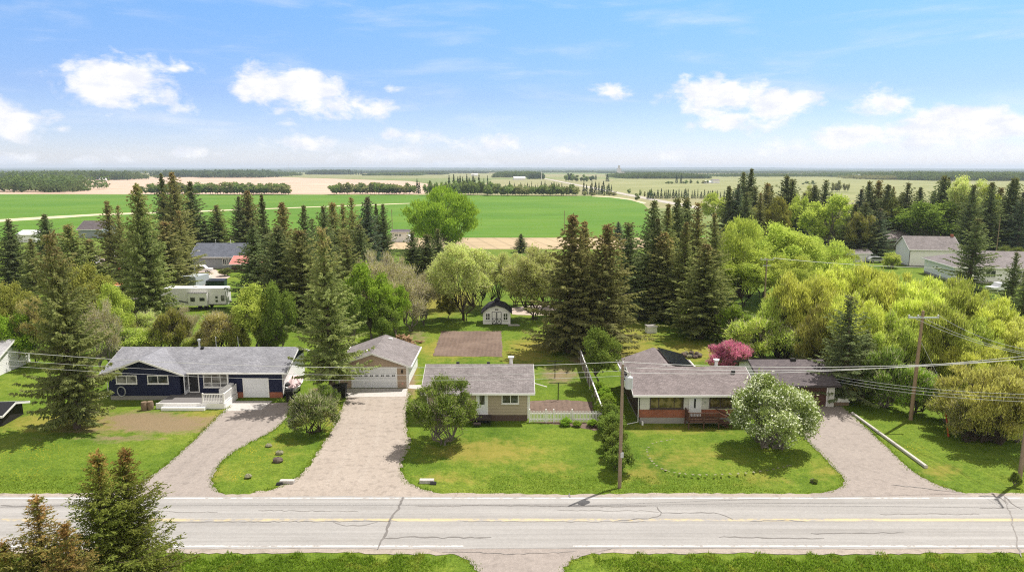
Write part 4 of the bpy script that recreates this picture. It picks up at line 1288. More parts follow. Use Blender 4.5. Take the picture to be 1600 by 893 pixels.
for px_, py_, lb in ((226, 640, 'left of a pair of weathered wooden barrels on the lawn'), (235.5, 639, 'right of a pair of weathered wooden barrels on the lawn')):
    x, y = at(px_, py_)
    o = MB().lathe([(.26, 0), (.31, .3), (.31, .5), (.27, .85), (.20, .86), (.19, .78), (.0, .78)], 0, 0, 14).build('barrel_planter', BARK, None, (x, y, 0)); tag(o, lb, 'barrel', 'barrels in front of the navy house')
a, b_ = at(1331, 646), at(1447, 731)
o = MB().tube([(a[0], a[1], .1), (b_[0], b_[1], .12)], [.13, .16], 8).build('fallen_pole', plain('bleached_log', (.50, .47, .42), .8, var=.2)); tag(o, 'long bleached wooden pole lying along the right driveway', 'log')
# stones round the flower bed on the right lawn
STONE = plain('field_stone', (.22, .21, .13), .9, .2, var=.3, scale=4)
def rock_mesh(seed, s=(1, 1, .7)):
    rr = np.random.RandomState(seed); b = MB(); n, k = 9, 6
    vs = []
    for j in range(k + 1):
        ph = math.pi * j / k
        for i in range(n):
            th = 2 * math.pi * i / n
            q = 1 + rr.uniform(-.16, .16)
            vs.append((s[0] * math.sin(ph) * math.cos(th) * q, s[1] * math.sin(ph) * math.sin(th) * q, s[2] * (math.cos(ph) * q + .75)))
    b._add(vs, [(j * n + i, (j + 1) * n + i, (j + 1) * n + (i + 1) % n, j * n + (i + 1) % n) for j in range(k) for i in range(n)])
    return b
rock0 = [rock_mesh(s).build('edging_stone', STONE) for s in range(3)]
pts = [at(*p) for p in smooth_line([(1055, 685), (1020, 691), (1008, 702), (1020, 723), (1035, 733), (1065, 740), (1110, 741), (1160, 739), (1205, 733), (1235, 726)], 2)]
cnt = 0
acc_ = 0
for p, q in zip(pts[:-1], pts[1:]):
    d = math.hypot(q[0] - p[0], q[1] - p[1]); acc_ += d
    while acc_ > .15:
        acc_ -= .15 + random.uniform(-.03, .05)
        src = rock0[cnt % 3]
        if cnt >= 3 and random.random() < .2: continue
        o = src if cnt < 3 else src.copy()
        if cnt >= 3: COL.objects.link(o)
        o.location = (q[0] + random.uniform(-.05, .05), q[1] + random.uniform(-.06, .06), 0)
        s = random.uniform(.05, .085); o.scale = (s * 1.6, s * .9, s * .16); o.rotation_euler.z = random.uniform(0, 6)
        tag(o, 'small pale stone in the curved edging on the right front lawn', 'stone', 'edging stones on the right lawn'); cnt += 1
def rock(px_, py_, s, label, mat=STONE, seed=5):
    x, y = at(px_, py_)
    o = rock_mesh(seed, (s, s * .8, s * .6)).build('boulder', mat, None, (x, y, -.03)); tag(o, label, 'rock')
rock(437, 709, .34, 'pale flat rock in the dandelion patch between the drives', seed=4)
rock(434, 721, .42, 'dark rock in the dandelion patch between the drives', plain('dark_stone', (.12, .09, .075), .9, var=.3), 6)
rock(388, 745, .3, 'whitish rock on the lawn nearest the navy house drive', seed=8)
rock(1271, 752, .26, 'small rock by the tufts at the right driveway corner', plain('mossy_stone', (.14, .13, .09), .9), 9)
rock(420, 697, .3, 'thin pale stone beside the olive bush shadow', seed=11)
for px_, py_, lb in ((449, 754, 'concrete culvert end in the ditch at the left of gravel drive'), (667, 753, 'concrete culvert end in the ditch at the right of gravel drive')):
    x, y = at(px_, py_)
    t = thing('culvert', lb, 'culvert', (x, y, -.25)); MB().box(-.55, .55, -.18, .18, 0, .5).build('headwall', CONC, t)
    sgn = -1 if px_ < 500 else 1
    MB().tube([(sgn * .3, -.2, .22), (sgn * .75, -.2, .2)], .2, 10).build('pipe', BLACK, t)
t = thing('fire_ring', 'ring of dark stones round a fire pit on the back lawn', 'fire pit', at(1081, 556) + (0,))
for i in range(9):
    o = rock_mesh(20 + i, (.35, .3, .25)).build('stone', MATS['dark_stone'] if i % 3 else STONE, t, (1.05 * math.cos(i * .7), .95 * math.sin(i * .7), 0))
MB().lathe([(0, .05), (.7, .06), (.72, .12), (0, .13)], 0, 0, 12).build('ash_bed', BLACK, t)
x, y = at(1017, 519)
t = thing('well_box', 'white pump box standing on the back lawn between spruces', 'box', (x, y, 0), R(10))
MB().box(-.75, .75, -.5, .5, 0, .95).build('body', WHITEV, t); MB().prism([(-.62, .953), (.62, .953), (.5, 1.15), (-.5, 1.15)], 'x', -.85, .85).build('lid', CEMENT, t)
# firewood
x, y = at(628, 537)
t = thing('wood_pile', 'heap of split firewood behind the taupe garage', 'wood pile', (x, y, 0))
rr = random.Random(4)
LOG = plain('split_firewood', (.30, .19, .11), .9, .1, var=.4, scale=4)
for i in range(60):
    q = rr.random(); hx = rr.gauss(0, 1.1); hz = max(.1, (1.3 - abs(hx) * .5) * rr.random())
    a_ = rr.uniform(0, 3.14); ln = rr.uniform(.25, .5)
    c = Vector((hx, rr.uniform(-.7, .7), hz + .1)); d = Vector((math.cos(a_), math.sin(a_), rr.uniform(-.4, .4))) * ln
    MB().tube([c - d, c + d], rr.uniform(.07, .15), 6).build('log', LOG, t)
# clothes line posts
for px_, pb, pt, lb in ((872, 625, 598, 'nearer dark T-shaped clothes line post behind the picket fence'), (867, 590, 564, 'farther dark clothes line post on the shaded back lawn')):
    x, y = at(px_, pb); h = z_at(pt, y)
    t = thing('clothes_post', lb, 'clothes line post', (x, y, 0), group='clothes line posts')
    MB().tube([(0, 0, -.1), (0, 0, h)], .05, 8).build('shaft', BLACK, t); MB().tube([(-.95, 0, h + .02), (.95, 0, h + .02)], .035, 6).build('arm', BLACK, t)
# log bench / barrel by the brown garage
x, y = at(1307, 629)
t = thing('tarped_stack', 'white tarp over a stack of lumber right of the brown garage', 'covered stack', (x, y, 0))
MB().prism([(-.9, .0), (.9, .0), (.9, .4), (-.9, .4)], 'y', -.8, .8).build('lumber', BARK, t); hull([(-.9, [(-.95, .403), (.95, .403), (.7, .8), (-.6, .85)]), (.9, [(-.95, .403), (.95, .403), (.5, .7), (-.7, .75)])]).build('tarp', WHITE, t)
x, y = at(797, 508)
o = tag(MB().prism([(-.9, 0), (.9, 0), (.7, .1), (-.7, .1)], 'y', -.4, .4).build('stepping_slab', CONC, None, (x + .6, y, 0)), 'pale slab lying at the right corner of the white garden shed', 'slab')
x, y = at(875, 490); t = thing('garden_bench', 'pale bench at the shaded yard left of the twin spruces', 'bench', (x, y, 0))
MB().box(-.9, .9, -.25, .2, .4, .47).build('seat', CONC, t); MB().box(-.9, .9, .2, .26, .55, .9).build('backrest', CONC, t)
for q in (-.7, .7): MB().box(q - .06, q + .06, -.2, .18, 0, .397).build('leg', CONC, t)

# ------------------------------------------------------------------ vehicles and yards at the back left
RUB = plain('tyre_rubber', (.02, .02, .02), .8)
CARW = plain('white_car_paint', (.72, .72, .73), .25, .5, var=.03)
def wheel(t, x, y, r=.34, w=.22, sx=1):
    o = MB().tube([(x - w / 2, y, r), (x + w / 2, y, r)], r, 14).build('wheel', RUB, t)
    MB().tube([(x + sx * (w / 2 + .002), y, r), (x + sx * (w / 2 + .02), y, r)], r * .6, 10).build('rim', STEEL, o)
def car(label, loc, rz, paint, kind='suv', cat='car', name='parked_car'):
    t = thing(name, label, cat, loc, rz, 'vehicles parked at the back')
    if kind == 'truck':
        prof = [(-2.7, .45), (2.7, .45), (2.7, 1.0), (1.6, 1.08), (.95, 1.75), (-.7, 1.78), (-.95, 1.08), (-2.7, 1.08)]
        win = [(1.45, 1.1), (.9, 1.66), (-.6, 1.68), (-.8, 1.1)]
    elif kind == 'van':
        prof = [(-2.9, .4), (2.9, .4), (2.9, 1.1), (2.5, 1.3), (1.9, 2.2), (1.6, 2.5), (-2.9, 2.5)]
        win = [(2.35, 1.35), (1.85, 2.05), (1.0, 2.05), (1.0, 1.35)]
    else:
        prof = [(-2.3, .4), (2.3, .4), (2.3, .85), (1.35, 1.0), (.7, 1.55), (-1.6, 1.6), (-2.25, 1.0)]
        win = [(1.15, 1.02), (.62, 1.47), (-1.5, 1.5), (-1.95, 1.02)]
    MB().prism([(p, z) for p, z in prof], 'x', -.92, .92).build('body', paint, t)
    for s in (-1, 1): MB().prism(win, 'x', s * .925 - .012, s * .925 + .012).build('side_window', GLASS, t)
    wx = prof[1][0] * .62
    for q in (-wx, wx):
        for s in (-1, 1): wheel(t, s * .86, q, .36, .2, s)
    b = MB(); f = prof[1][0]
    for s in (-1, 1): MB().box(s * .65 - .18, s * .65 + .18, f - .01, f + .03, .65, .8).build('headlight', STEEL, t)
    return t
def spot(px_, py_): return at(px_, py_) + (0,)
car('white pickup truck parked in front of the grey house', spot(313, 426), R(-80), CARW, 'truck', 'pickup')
car('white van parked left of the grey house wall', spot(306, 418), R(-85), CARW, 'van', 'van', 'parked_van')
car('white car half hidden at the left of the grey house', spot(292, 412), R(-95), CARW)
car('white car left of three between the left spruces', spot(142, 414), R(70), CARW)
car('white van between the left spruces near the red roof', spot(186, 408), R(95), CARW, 'van', 'van', 'parked_van')
car('silver car parked between the small white shed and lime shrub', spot(1369, 410), R(-90), plain('silver_paint', (.4, .41, .42), .3, .5))
car('white truck under the spruces at the far right', spot(1560, 455), R(-70), CARW, 'truck', 'pickup')
car('white car behind the spruce belt at far right', spot(1540, 362), R(-90), CARW)
# fifth-wheel trailer
Y = 116; x0 = x_at(254, 482, Y); x1 = x_at(353, 482, Y)
t = thing('travel_trailer', 'large white fifth wheel travel trailer with slide-out and dark windows', 'trailer', ((x0 + x1) / 2, Y, 0), R(2))
hl = (x1 - x0) / 2
b = MB(); b.prism([(-hl + 1.3, .75), (hl, .75), (hl, 3.55), (hl - .2, 3.7), (-hl + .5, 3.75), (-hl, 3.4), (-hl, 1.75), (-hl + 1.3, 1.6)], 'y', 0, 2.5); b.build('body', plain('trailer_shell', (.80, .79, .77), .4, .4, var=.05), t)
b = MB(); b.box(-.6, 2.6, -.75, -.004, .8, 2.95); so_ = b.build('slide_out', WHITE, t)
MB().box(-.2, .55, -.79, -.753, 1.55, 2.25).build('window', GLASS, so_); MB().box(1.35, 2.2, -.79, -.753, 1.65, 2.2).build('window', GLASS, so_)
MB().box(hl - 1.75, hl - 1.35, -.04, -.003, 1.3, 1.7).build('window', GLASS, t); MB().box(hl - 1.75, hl - 1.35, -.04, -.003, 1.95, 2.35).build('window', GLASS, t)
MB().box(hl - .8, hl - .2, -.04, -.003, 1.5, 2.5).build('window', CURT, t); MB().box(-hl + 1.0, -hl + 1.5, -.04, -.003, 1.7, 2.7).build('window', GLASS, t)
MB().box(-hl + 2.3, -hl + 3.0, -.05, -.003, .85, 2.85).build('door', WHITE, t)
MB().prism([(-hl + .3, 2.3), (-hl + 1.6, 2.0), (-.65, 1.25), (-.65, 1.05), (-hl + 1.5, 1.7), (-hl + .1, 1.95)], 'y', -.02, -.003).build('stripe', plain('grey_stripe', (.12, .12, .13), .5), t)
MB().box(hl - 3.0, hl, -.06, -.003, .78, .95).build('skirt_trim', BLACK, t)
MB().box(-.7, 2.7, -.82, -.751, 2.97, 3.05).build('awning_rail', BLACK, t)
for q in (1.0, 2.1):
    for yy_ in (.12, 2.4): MB().tube([(q, yy_ - .1, .38), (q, yy_ + .1, .38)], .38, 12).build('wheel', RUB, t)
MB().box(-.3, .5, .9, 1.6, 3.72, 3.98).build('roof_unit', WHITE, t)
x, y = at(272, 480)
t = thing('flatbed_trailer', 'long low white flatbed trailer left of the travel trailer', 'trailer', (x - 1.2, y - .6, 0), R(3))
MB().box(-3.5, 3.2, -1.0, 1.0, .75, 1.0).build('deck', WHITE, t); MB().tube([(3.2, -.5, .85), (4.4, 0, .8), (3.2, .5, .85)], .06, 5).build('hitch', STEEL, t)
for q in (-.5, .5):
    for s in (-1.06, 1.06): MB().tube([(q, s - .1, .36), (q, s + .1, .36)], .34, 12).build('wheel', RUB, t)
x, y = at(291, 456)
t = thing('cube_truck', 'pale grey cube truck with white side behind the trailer', 'truck', (x, y + 1, 0), R(-8))
MB().box(-1.7, 1.7, 0, 4.6, .8, 2.9).build('cargo_box', plain('pale_grey_panel', (.42, .45, .48), .5), t)
MB().prism([(-.2, .5), (1.9, .5), (1.9, 1.2), (1.4, 2.1), (-.2, 2.1)], 'x', -1.0, 1.0).build('cab', WHITE, t).location = (.2, 4.85, 0)
for q in (-1.6, 1.9):
    for s in (.8, 3.8): MB().tube([(q - .12, s, .42), (q + .12, s, .42)], .42, 12).build('wheel', RUB, t)
x, y = at(338, 449)
t = thing('dumpster', 'dark green dumpster on the grass behind the trailer', 'dumpster', (x, y, 0), R(3))
b = MB(); b._add([(-1.9, -.7, .15), (1.9, -.7, .15), (1.9, .8, .15), (-1.9, .8, .15), (-2.0, -.95, 1.5), (2.0, -.95, 1.5), (2.0, .9, 1.7), (-2.0, .9, 1.7)], [(3, 2, 1, 0), (4, 5, 6, 7), (0, 1, 5, 4), (1, 2, 6, 5), (2, 3, 7, 6), (3, 0, 4, 7)])
b.build('body', plain('dumpster_green', (.03, .06, .05), .5), t); MB().prism([(-.98, 1.51), (.93, 1.71), (.93, 1.76), (-.98, 1.56)], 'x', -2.02, 2.02).build('lid', BLACK, t)
MB().box(-2.03, 2.03, -.99, -.90, 1.2, 1.3).build('rim', BLACK, t)

# ------------------------------------------------------------------ trees
BARKS = plain('spruce_bark', (.11, .085, .065), .95, .1, var=.3, scale=5)
BARKG = plain('grey_bark', (.17, .15, .125), .95, .1, var=.3, scale=5)
BARKD = plain('dark_bark', (.07, .055, .042), .95, .1, var=.3, scale=5)

SP_O = leaf_mat('spruce_olive', (.115, .138, .05), (.18, .198, .072), (.145, .158, .058), .46, (.20, .155, .08), 11, 19)
SP_D = leaf_mat('spruce_dark', (.088, .112, .052), (.138, .162, .07), (.11, .13, .058), .44, (.155, .125, .068), 13, 20)
SP_B = leaf_mat('spruce_brownish', (.125, .138, .055), (.185, .185, .072), (.155, .15, .06), .46, (.22, .155, .08), 9.5, 19)
SP_F = leaf_mat('spruce_warm_green', (.088, .108, .022), (.145, .16, .036), (.115, .13, .028), .42, (.21, .125, .045), 9.4, 12.0)  # warm green needles of the foreground spruces
SP_FB = leaf_mat('spruce_coned', (.095, .11, .03), (.145, .15, .042), (.16, .12, .04), .42, (.25, .15, .055), 7.6, 11.5)
SP_BL = leaf_mat('spruce_bluish', (.072, .105, .070), (.115, .15, .095), (.12, .115, .07), .40, (.17, .13, .08), 12, 19)
LIME = leaf_mat('lime_leaves', (.19, .235, .048), (.285, .32, .075), (.23, .27, .055), .5)
LIMEY = leaf_mat('yellow_leaves', (.265, .30, .062), (.37, .39, .09), (.31, .335, .072), .5)
LIMEO = leaf_mat('gold_leaves', (.25, .255, .07), (.34, .345, .10), (.29, .285, .075), .48)
LIMEG = leaf_mat('fresh_green_leaves', (.13, .20, .026), (.20, .28, .04), (.16, .235, .03), .46)
GREENB = leaf_mat('bright_green_leaves', (.115, .185, .022), (.185, .265, .035), (.15, .215, .028), .42)
GREENM = leaf_mat('mid_green_leaves', (.085, .125, .025), (.14, .185, .038), (.115, .15, .03), .4)
GREENY = leaf_mat('sage_leaves', (.24, .275, .09), (.33, .36, .13), (.29, .285, .14), .48)
OLIVE = leaf_mat('olive_leaves', (.15, .16, .038), (.22, .225, .055), (.19, .175, .05), .42)
DKGREEN = leaf_mat('dark_green_leaves', (.08, .10, .03), (.125, .15, .042), (.12, .115, .035), .38)
TWIGG = leaf_mat('grey_twigs', (.30, .27, .22), (.42, .385, .32), (.25, .22, .15), .4)
PINKL = leaf_mat('pink_blossom', (.24, .07, .15), (.36, .14, .24), (.18, .06, .10), .42)
PALEL = leaf_mat('pale_green_leaves', (.12, .155, .045), (.185, .22, .07), (.11, .14, .042), .38)
BLOSS = leaf_mat('white_blossom', (.50, .52, .40), (.66, .67, .56), None, .3, scale=3)
BARKRED = leaf_mat('brown_twig_leaves', (.19, .16, .06), (.26, .23, .08), (.18, .19, .045), .4)

def diamonds(p, d, ln, wd, rs):
    """leaf-shaped quads: centre p, long axis d"""
    n = len(p)
    d = d / (np.linalg.norm(d, axis=1, keepdims=True) + 1e-9)
    r = rs.normal(size=(n, 3))
    s = np.cross(d, r); s /= (np.linalg.norm(s, axis=1, keepdims=True) + 1e-9)
    ln = np.asarray(ln).reshape(-1, 1) / 2; wd = np.asarray(wd).reshape(-1, 1) / 2
    v = np.stack([p - d * ln, p + s * wd - d * ln * .2, p + d * ln, p - s * wd - d * ln * .2], 1).reshape(-1, 3)
    return v
def quads(v):
    return np.arange(len(v)).reshape(-1, 4)

def spruce(seed, H=17.0, Rad=2.7, zb=1.2, gap=.36, nb=7, fine=False, power=.9, sparse=1.0, ragg=.25):
    rs = np.random.RandomState(seed)
    V = []
    tb = MB()
    tb.tube([(0, 0, -.3), (.03, .02, H * .3), (0, .04, H * .65), (0, 0, H * .985)], [.024 * H * .55 + .07, .018 * H * .55 + .05, .05 + .004 * H, .015], 8)
    z = zb
    while z < H * .985:
        h = z / H
        Lm = Rad * max(.04, (1 - h)) ** power * (1.0 if h > .16 else .72 + 1.75 * h)
        lobes = 1 + .16 * math.sin(z * 1.9 + seed) + .09 * math.sin(z * 4.3)
        n = max(3, int(round(nb * (.55 + .45 * min(1, (1 - h) * 2.2)) * sparse)))
        a0 = rs.uniform(0, 6.28)
        for k in range(n):
            a = a0 + 6.283 * k / n + rs.uniform(-.35, .35)
            Ln = Lm * lobes * rs.uniform(1 - ragg * 1.4, 1 + ragg)
            if rs.rand() < .05: Ln *= .5
            s0 = (-.42 + 1.15 * h) + rs.uniform(-.1, .1)
            up = .22
            zz = z + rs.uniform(-.14, .14)
            ca, sa = math.cos(a), math.sin(a)
            def pt(t):
                r = Ln * t
                return np.stack([ca * r, sa * r, zz + Ln * (s0 * t + up * t * t * t)], -1)
            if h < .8 and (fine or rs.rand() < .6):
                tb.tube([tuple(pt(np.array(q))) for q in (0.0, .5, .95)], [.012 + .012 * Ln, .008 + .007 * Ln, .004], 3, cap=False)
            step = .15 if fine else .25
            m = max(3, int(Ln / step))
            t = np.clip(np.linspace(.14 if h < .5 else .05, 1, m) + rs.uniform(-.03, .03, m), .03, 1)
            P = pt(t)
            for side in (-1, 1, 0):
                tl = ((.34 if not fine else .26) * Ln * (1 - t) + (.24 if not fine else .2)) * rs.uniform(.6, 1.15, m)
                if side == 0: tl = np.full(m, .42 if not fine else .3) * rs.uniform(.7, 1.3, m)
                tl = tl * min(1.0, .35 + Ln * .6)
                out_ = np.array([ca, sa, s0 * .8])
                lat = np.array([-sa, ca, 0]) * side
                d = out_ * (.75 if side else 1) + lat * .95 + np.array([0, 0, -.28]) + rs.normal(0, .2, (m, 3))
                d /= np.linalg.norm(d, axis=1, keepdims=True)
                if fine:
                    kk = np.maximum(3, (tl / .055).astype(int))
                    for i in range(m):
                        tt = np.linspace(.1, 1, kk[i]).reshape(-1, 1)
                        c = P[i] + d[i] * tl[i] * tt
                        dd = d[i] * .8 + rs.normal(0, .45, c.shape)
                        c = c + rs.normal(0, .025, c.shape)
                        V.append(diamonds(c, dd, rs.uniform(.11, .19, len(c)), rs.uniform(.04, .07, len(c)), rs))
                else:
                    c = P + d * tl.reshape(-1, 1) * .5
                    V.append(diamonds(c, d + rs.normal(0, .12, d.shape), tl * 1.05, .10 + tl * .20, rs))
                    # hanging brush below the twig
                    hd = d * .5 + np.array([0, 0, -.8]) + rs.normal(0, .25, d.shape)
                    V.append(diamonds(c + np.array([0, 0, -.08]), hd, .34 * rs.uniform(.7, 1.3, m), np.full(m, .14), rs))
        z += gap * (.62 + .5 * (1 - h)) * rs.uniform(.8, 1.2)
    t = np.linspace(.9, 1, 12)
    V.append(diamonds(np.stack([t * 0, t * 0, t * H], 1), np.array([[0, 0, 1.]]) + rs.normal(0, .3, (12, 3)), np.full(12, .45), np.full(12, .1), rs))
    V = np.concatenate(V)
    tr = bpy.data.meshes.new('trunk'); tr.from_pydata(tb.v, [], tb.f); tr.materials.append(BARKS)
    cr = mesh_np('crown', V, quads(V), [SP_O])
    return dict(H=H, W=Rad * 2.0, trunk=tr, crown=cr)

def decid(seed, H=10.0, W=9.0, zc=.36, nblob=26, n=9000, size=.24, elong=1.6, mode='round', rb=(.2, .34), stems=1, bark=None, twig=0.0, droop=0.0, fill=.35, top=1.0, blossom=0.0, mat=None):
    """broadleaf tree. The crown is made of leaf clumps round the ends of limbs; zc = height share of crown base"""
    rs = np.random.RandomState(seed)
    z0 = H * zc; rz = (H - z0) / 2; cz = z0 + rz; rx = W / 2
    cs, rr_ = [], []
    for i in range(nblob):
        for _ in range(30):
            d = rs.normal(size=3); d /= np.linalg.norm(d)
            q = rs.uniform(.25, .86) if rs.rand() < .4 else rs.uniform(.62, .86)
            c = d * q
            if mode == 'fan':       # narrow at the foot, wide on top
                if abs(c[0]) > .25 + .45 * (c[2] + 1) / 1 or abs(c[1]) > .25 + .45 * (c[2] + 1): continue
            if c[2] < -.55 and rs.rand() < .6 and mode != 'bush': continue
            break
        cs.append(c); rr_.append(rs.uniform(*rb) * (1.1 - .25 * np.linalg.norm(c)))
    cs = np.array(cs); rr_ = np.array(rr_)
    if mode == 'bush': cs[:, 2] = np.abs(cs[:, 2]) * 1.3 - .45
    w = rr_ ** 2; w = w / w.sum()
    pick = rs.choice(nblob, n, p=w)
    d = rs.normal(size=(n, 3)); d /= np.linalg.norm(d, axis=1, keepdims=True)
    d[:, 2] = np.where((d[:, 2] < 0) & (rs.rand(n) < .45), -d[:, 2], d[:, 2])
    rad = rs.uniform(fill, 1.0, n) ** .6 * rr_[pick] * (1 + rs.normal(0, .10, n))
    p = cs[pick] + d * rad.reshape(-1, 1)
    # loose sprigs beyond the clumps break the outline
    k = int(n * .10); j = rs.choice(n, k); p[j] = cs[pick[j]] + d[j] * (rr_[pick[j]] * rs.uniform(1.0, 1.5, k)).reshape(-1, 1)
    P = p * np.array([rx, rx, rz]) + np.array([0, 0, cz])
    P[:, 2] = np.maximum(P[:, 2], .05)
    if mode == 'strands' or mode == 'fan':
        outw = (P - np.array([0, 0, z0 * .4])); outw /= np.linalg.norm(outw, axis=1, keepdims=True)
        dr = outw * np.array([.55, .55, .5]) + np.array([0, 0, .75 - droop]) + rs.normal(0, .28, (n, 3))
    else:
        dr = rs.normal(size=(n, 3)) + d * .5 + np.array([0, 0, -droop])
    ln = size * rs.uniform(.6, 1.3, n) * elong ** .5; wd = size * rs.uniform(.5, 1.0, n) / elong ** .5
    V = diamonds(P, dr, ln, wd, rs)
    mi = np.zeros(n, np.int32)
    mats = [mat or GREENM]
    if twig > 0:
        m_ = int(n * twig); j = rs.choice(n, m_)
        q = P[j]; base = cs[pick[j]] * np.array([rx, rx, rz]) * .8 + np.array([0, 0, cz - rz * .15])
        dd = q - base + rs.normal(0, .5, q.shape) * rx * .12 + np.array([0, 0, .25])
        V = np.concatenate([V, diamonds(q * .93 + base * .07, dd, rs.uniform(.5, 1.25, m_), rs.uniform(.025, .05, m_), rs)])
        mi = np.concatenate([mi, np.ones(m_, np.int32)]); mats.append(TWIGG)
    if blossom:
        bl = (rs.rand(len(mi)) < blossom * (.35 + .65 * (np.sin(P[:, 0] * 1.7 + seed) * np.sin(P[:, 2] * 1.9) > -.25))) & (mi == 0)
        mi[bl] = len(mats); mats.append(BLOSS)
    cr = mesh_np('crown', V, quads(V), mats, mi)
    tb = MB()
    r0 = (.014 * H + .07) * (1 if stems == 1 else .62)
    for s in range(stems):
        ang = 6.28 * s / stems + rs.uniform(-.5, .5)
        off = 0.0 if stems == 1 else .03 * W
        bx, by = off * math.cos(ang), off * math.sin(ang)
        fx, fy = bx + (.06 if stems == 1 else .11) * W * math.cos(ang), by + (.06 if stems == 1 else .11) * W * math.sin(ang)
        fz = max(.3, z0 * rs.uniform(.75, 1.0)) if mode != 'bush' else .3
        tb.tube([(bx, by, -.2), (bx * 1.2 + rs.uniform(-.05, .05), by * 1.2, fz * .5), (fx, fy, fz)], [r0, r0 * .8, r0 * .66], 8)
        for i in range(s, nblob, stems):
            e = cs[i] * np.array([rx, rx, rz]) + np.array([0, 0, cz])
            mid = np.array([fx, fy, fz]) * .5 + e * .5 + rs.normal(0, .04 * W, 3) + np.array([0, 0, .04 * H])
            tb.tube([(fx, fy, fz - .1), tuple(mid), tuple(e)], [r0 * .42, r0 * .24, .02], 5, cap=False)
            for _ in range(5):
                d2 = rs.normal(size=3); d2 /= np.linalg.norm(d2); d2[2] = abs(d2[2]) * .8
                t_ = rs.uniform(.3, 1.0); st = mid * (1 - t_) + e * t_
                tb.tube([tuple(st), tuple(st + d2 * rr_[i] * np.array([rx, rx, rz]) * 1.0)], [.03, .008], 3, cap=False)
    tr = bpy.data.meshes.new('trunk'); tr.from_pydata(tb.v, [], tb.f); tr.materials.append(bark or BARKG)
    return dict(H=H, W=W, trunk=tr, crown=cr)

PROTO = {}
PROTO['sp'] = [spruce(11, power=.82, ragg=.34, nb=8), spruce(12, Rad=2.5, gap=.4, power=.92, nb=8, ragg=.3), spruce(13, Rad=2.9, ragg=.36, nb=7, power=.72), spruce(14, Rad=2.3, power=.66, gap=.4, nb=8, ragg=.32), spruce(15, Rad=2.8, power=.85, gap=.42, nb=7, ragg=.38), spruce(16, Rad=3.1, power=.9, gap=.44, nb=6, ragg=.42), spruce(17, Rad=2.5, power=.74, gap=.36, nb=9, ragg=.28), spruce(18, Rad=2.7, power=1.05, gap=.38, nb=7, ragg=.35, zb=2.4)]
PROTO['sparse'] = [spruce(21, Rad=3.2, nb=7, gap=.5, sparse=.9, ragg=.42, power=.85), spruce(22, Rad=3.0, nb=7, gap=.5, ragg=.4, zb=2.0)]
PROTO['big'] = [spruce(31, H=18, Rad=3.5, nb=8, gap=.38, zb=1.4, ragg=.38, power=.72), spruce(32, H=18, Rad=3.3, nb=7, gap=.38, zb=2.4, ragg=.42, power=.74)]
PROTO['fine'] = [spruce(41, H=12, Rad=2.6, nb=11, gap=.32, fine=True, zb=3.5, ragg=.27, power=.8), spruce(42, H=12, Rad=2.6, nb=10, gap=.32, fine=True, zb=3.5, ragg=.3, power=.8)]
PROTO['lime'] = [decid(51, 15, 14, .12, 46, 17000, .36, 2.6, 'strands', (.18, .30), 3, BARKG), decid(52, 12, 12, .15, 40, 14000, .33, 2.2, 'round', (.18, .3), 2, BARKD)]
PROTO['willow'] = [decid(61, 11, 10, .0, 80, 24000, .28, 4.2, 'strands', (.13, .23), 5, BARKD, twig=.14, fill=.15), decid(62, 11, 10, .0, 84, 24000, .27, 4.5, 'strands', (.12, .22), 5, BARKD, twig=.2, fill=.15, droop=.15), decid(63, 10, 10, .0, 80, 24000, .28, 3.6, 'strands', (.13, .23), 6, BARKD, twig=.14, fill=.15)]
PROTO['giant'] = [decid(55, 18, 21, .06, 90, 30000, .48, 3.0, 'strands', (.13, .22), 4, BARKG, fill=.2)]
PROTO['green'] = [decid(71, 9, 7, .2, 32, 12000, .26, 1.5, 'round', (.2, .34), 1, BARKG), decid(72, 8, 7, .12, 30, 12000, .25, 1.5, 'round', (.2, .34), 2, BARKG)]
PROTO['sage'] = [decid(81, 12, 11, .2, 44, 16000, .29, 1.8, 'round', (.17, .28), 3, BARKD, twig=.45, fill=.2), decid(82, 11, 11, .2, 44, 16000, .28, 1.8, 'round', (.17, .28), 4, BARKD, twig=.5, fill=.2)]
PROTO['bare'] = [decid(91, 11, 7, .18, 32, 3200, .2, 1.6, 'round', (.2, .32), 3, BARKG, twig=2.2, fill=.05), decid(92, 9, 7, .15, 30, 2600, .2, 1.6, 'fan', (.2, .32), 4, BARKG, twig=2.6, fill=.05)]
PROTO['bush'] = [decid(101, 4, 5, .0, 30, 9000, .2, 1.6, 'bush', (.22, .34), 5, BARKG, twig=.12), decid(102, 4.5, 5, .0, 30, 9000, .2, 1.9, 'bush', (.2, .32), 6, BARKD, twig=.25), decid(103, 5, 4.5, .02, 30, 9000, .22, 2.6, 'strands', (.2, .32), 6, BARKG, twig=.15)]
PROTO['yard'] = [decid(111, 6.2, 6.2, .12, 46, 20000, .16, 1.7, 'round', (.16, .27), 4, BARKG, twig=.06, fill=.2)]
PROTO['blossom'] = [decid(121, 7.2, 7.8, .0, 60, 30000, .18, 1.4, 'bush', (.15, .27), 5, BARKG, blossom=.30)]
PROTO['hedge'] = [decid(131, 2.6, 2.0, .0, 34, 10000, .13, 1.6, 'bush', (.24, .38), 4, BARKG), decid(132, 2.6, 2.2, .0, 34, 10000, .13, 1.6, 'bush', (.26, .42), 4, BARKG)]

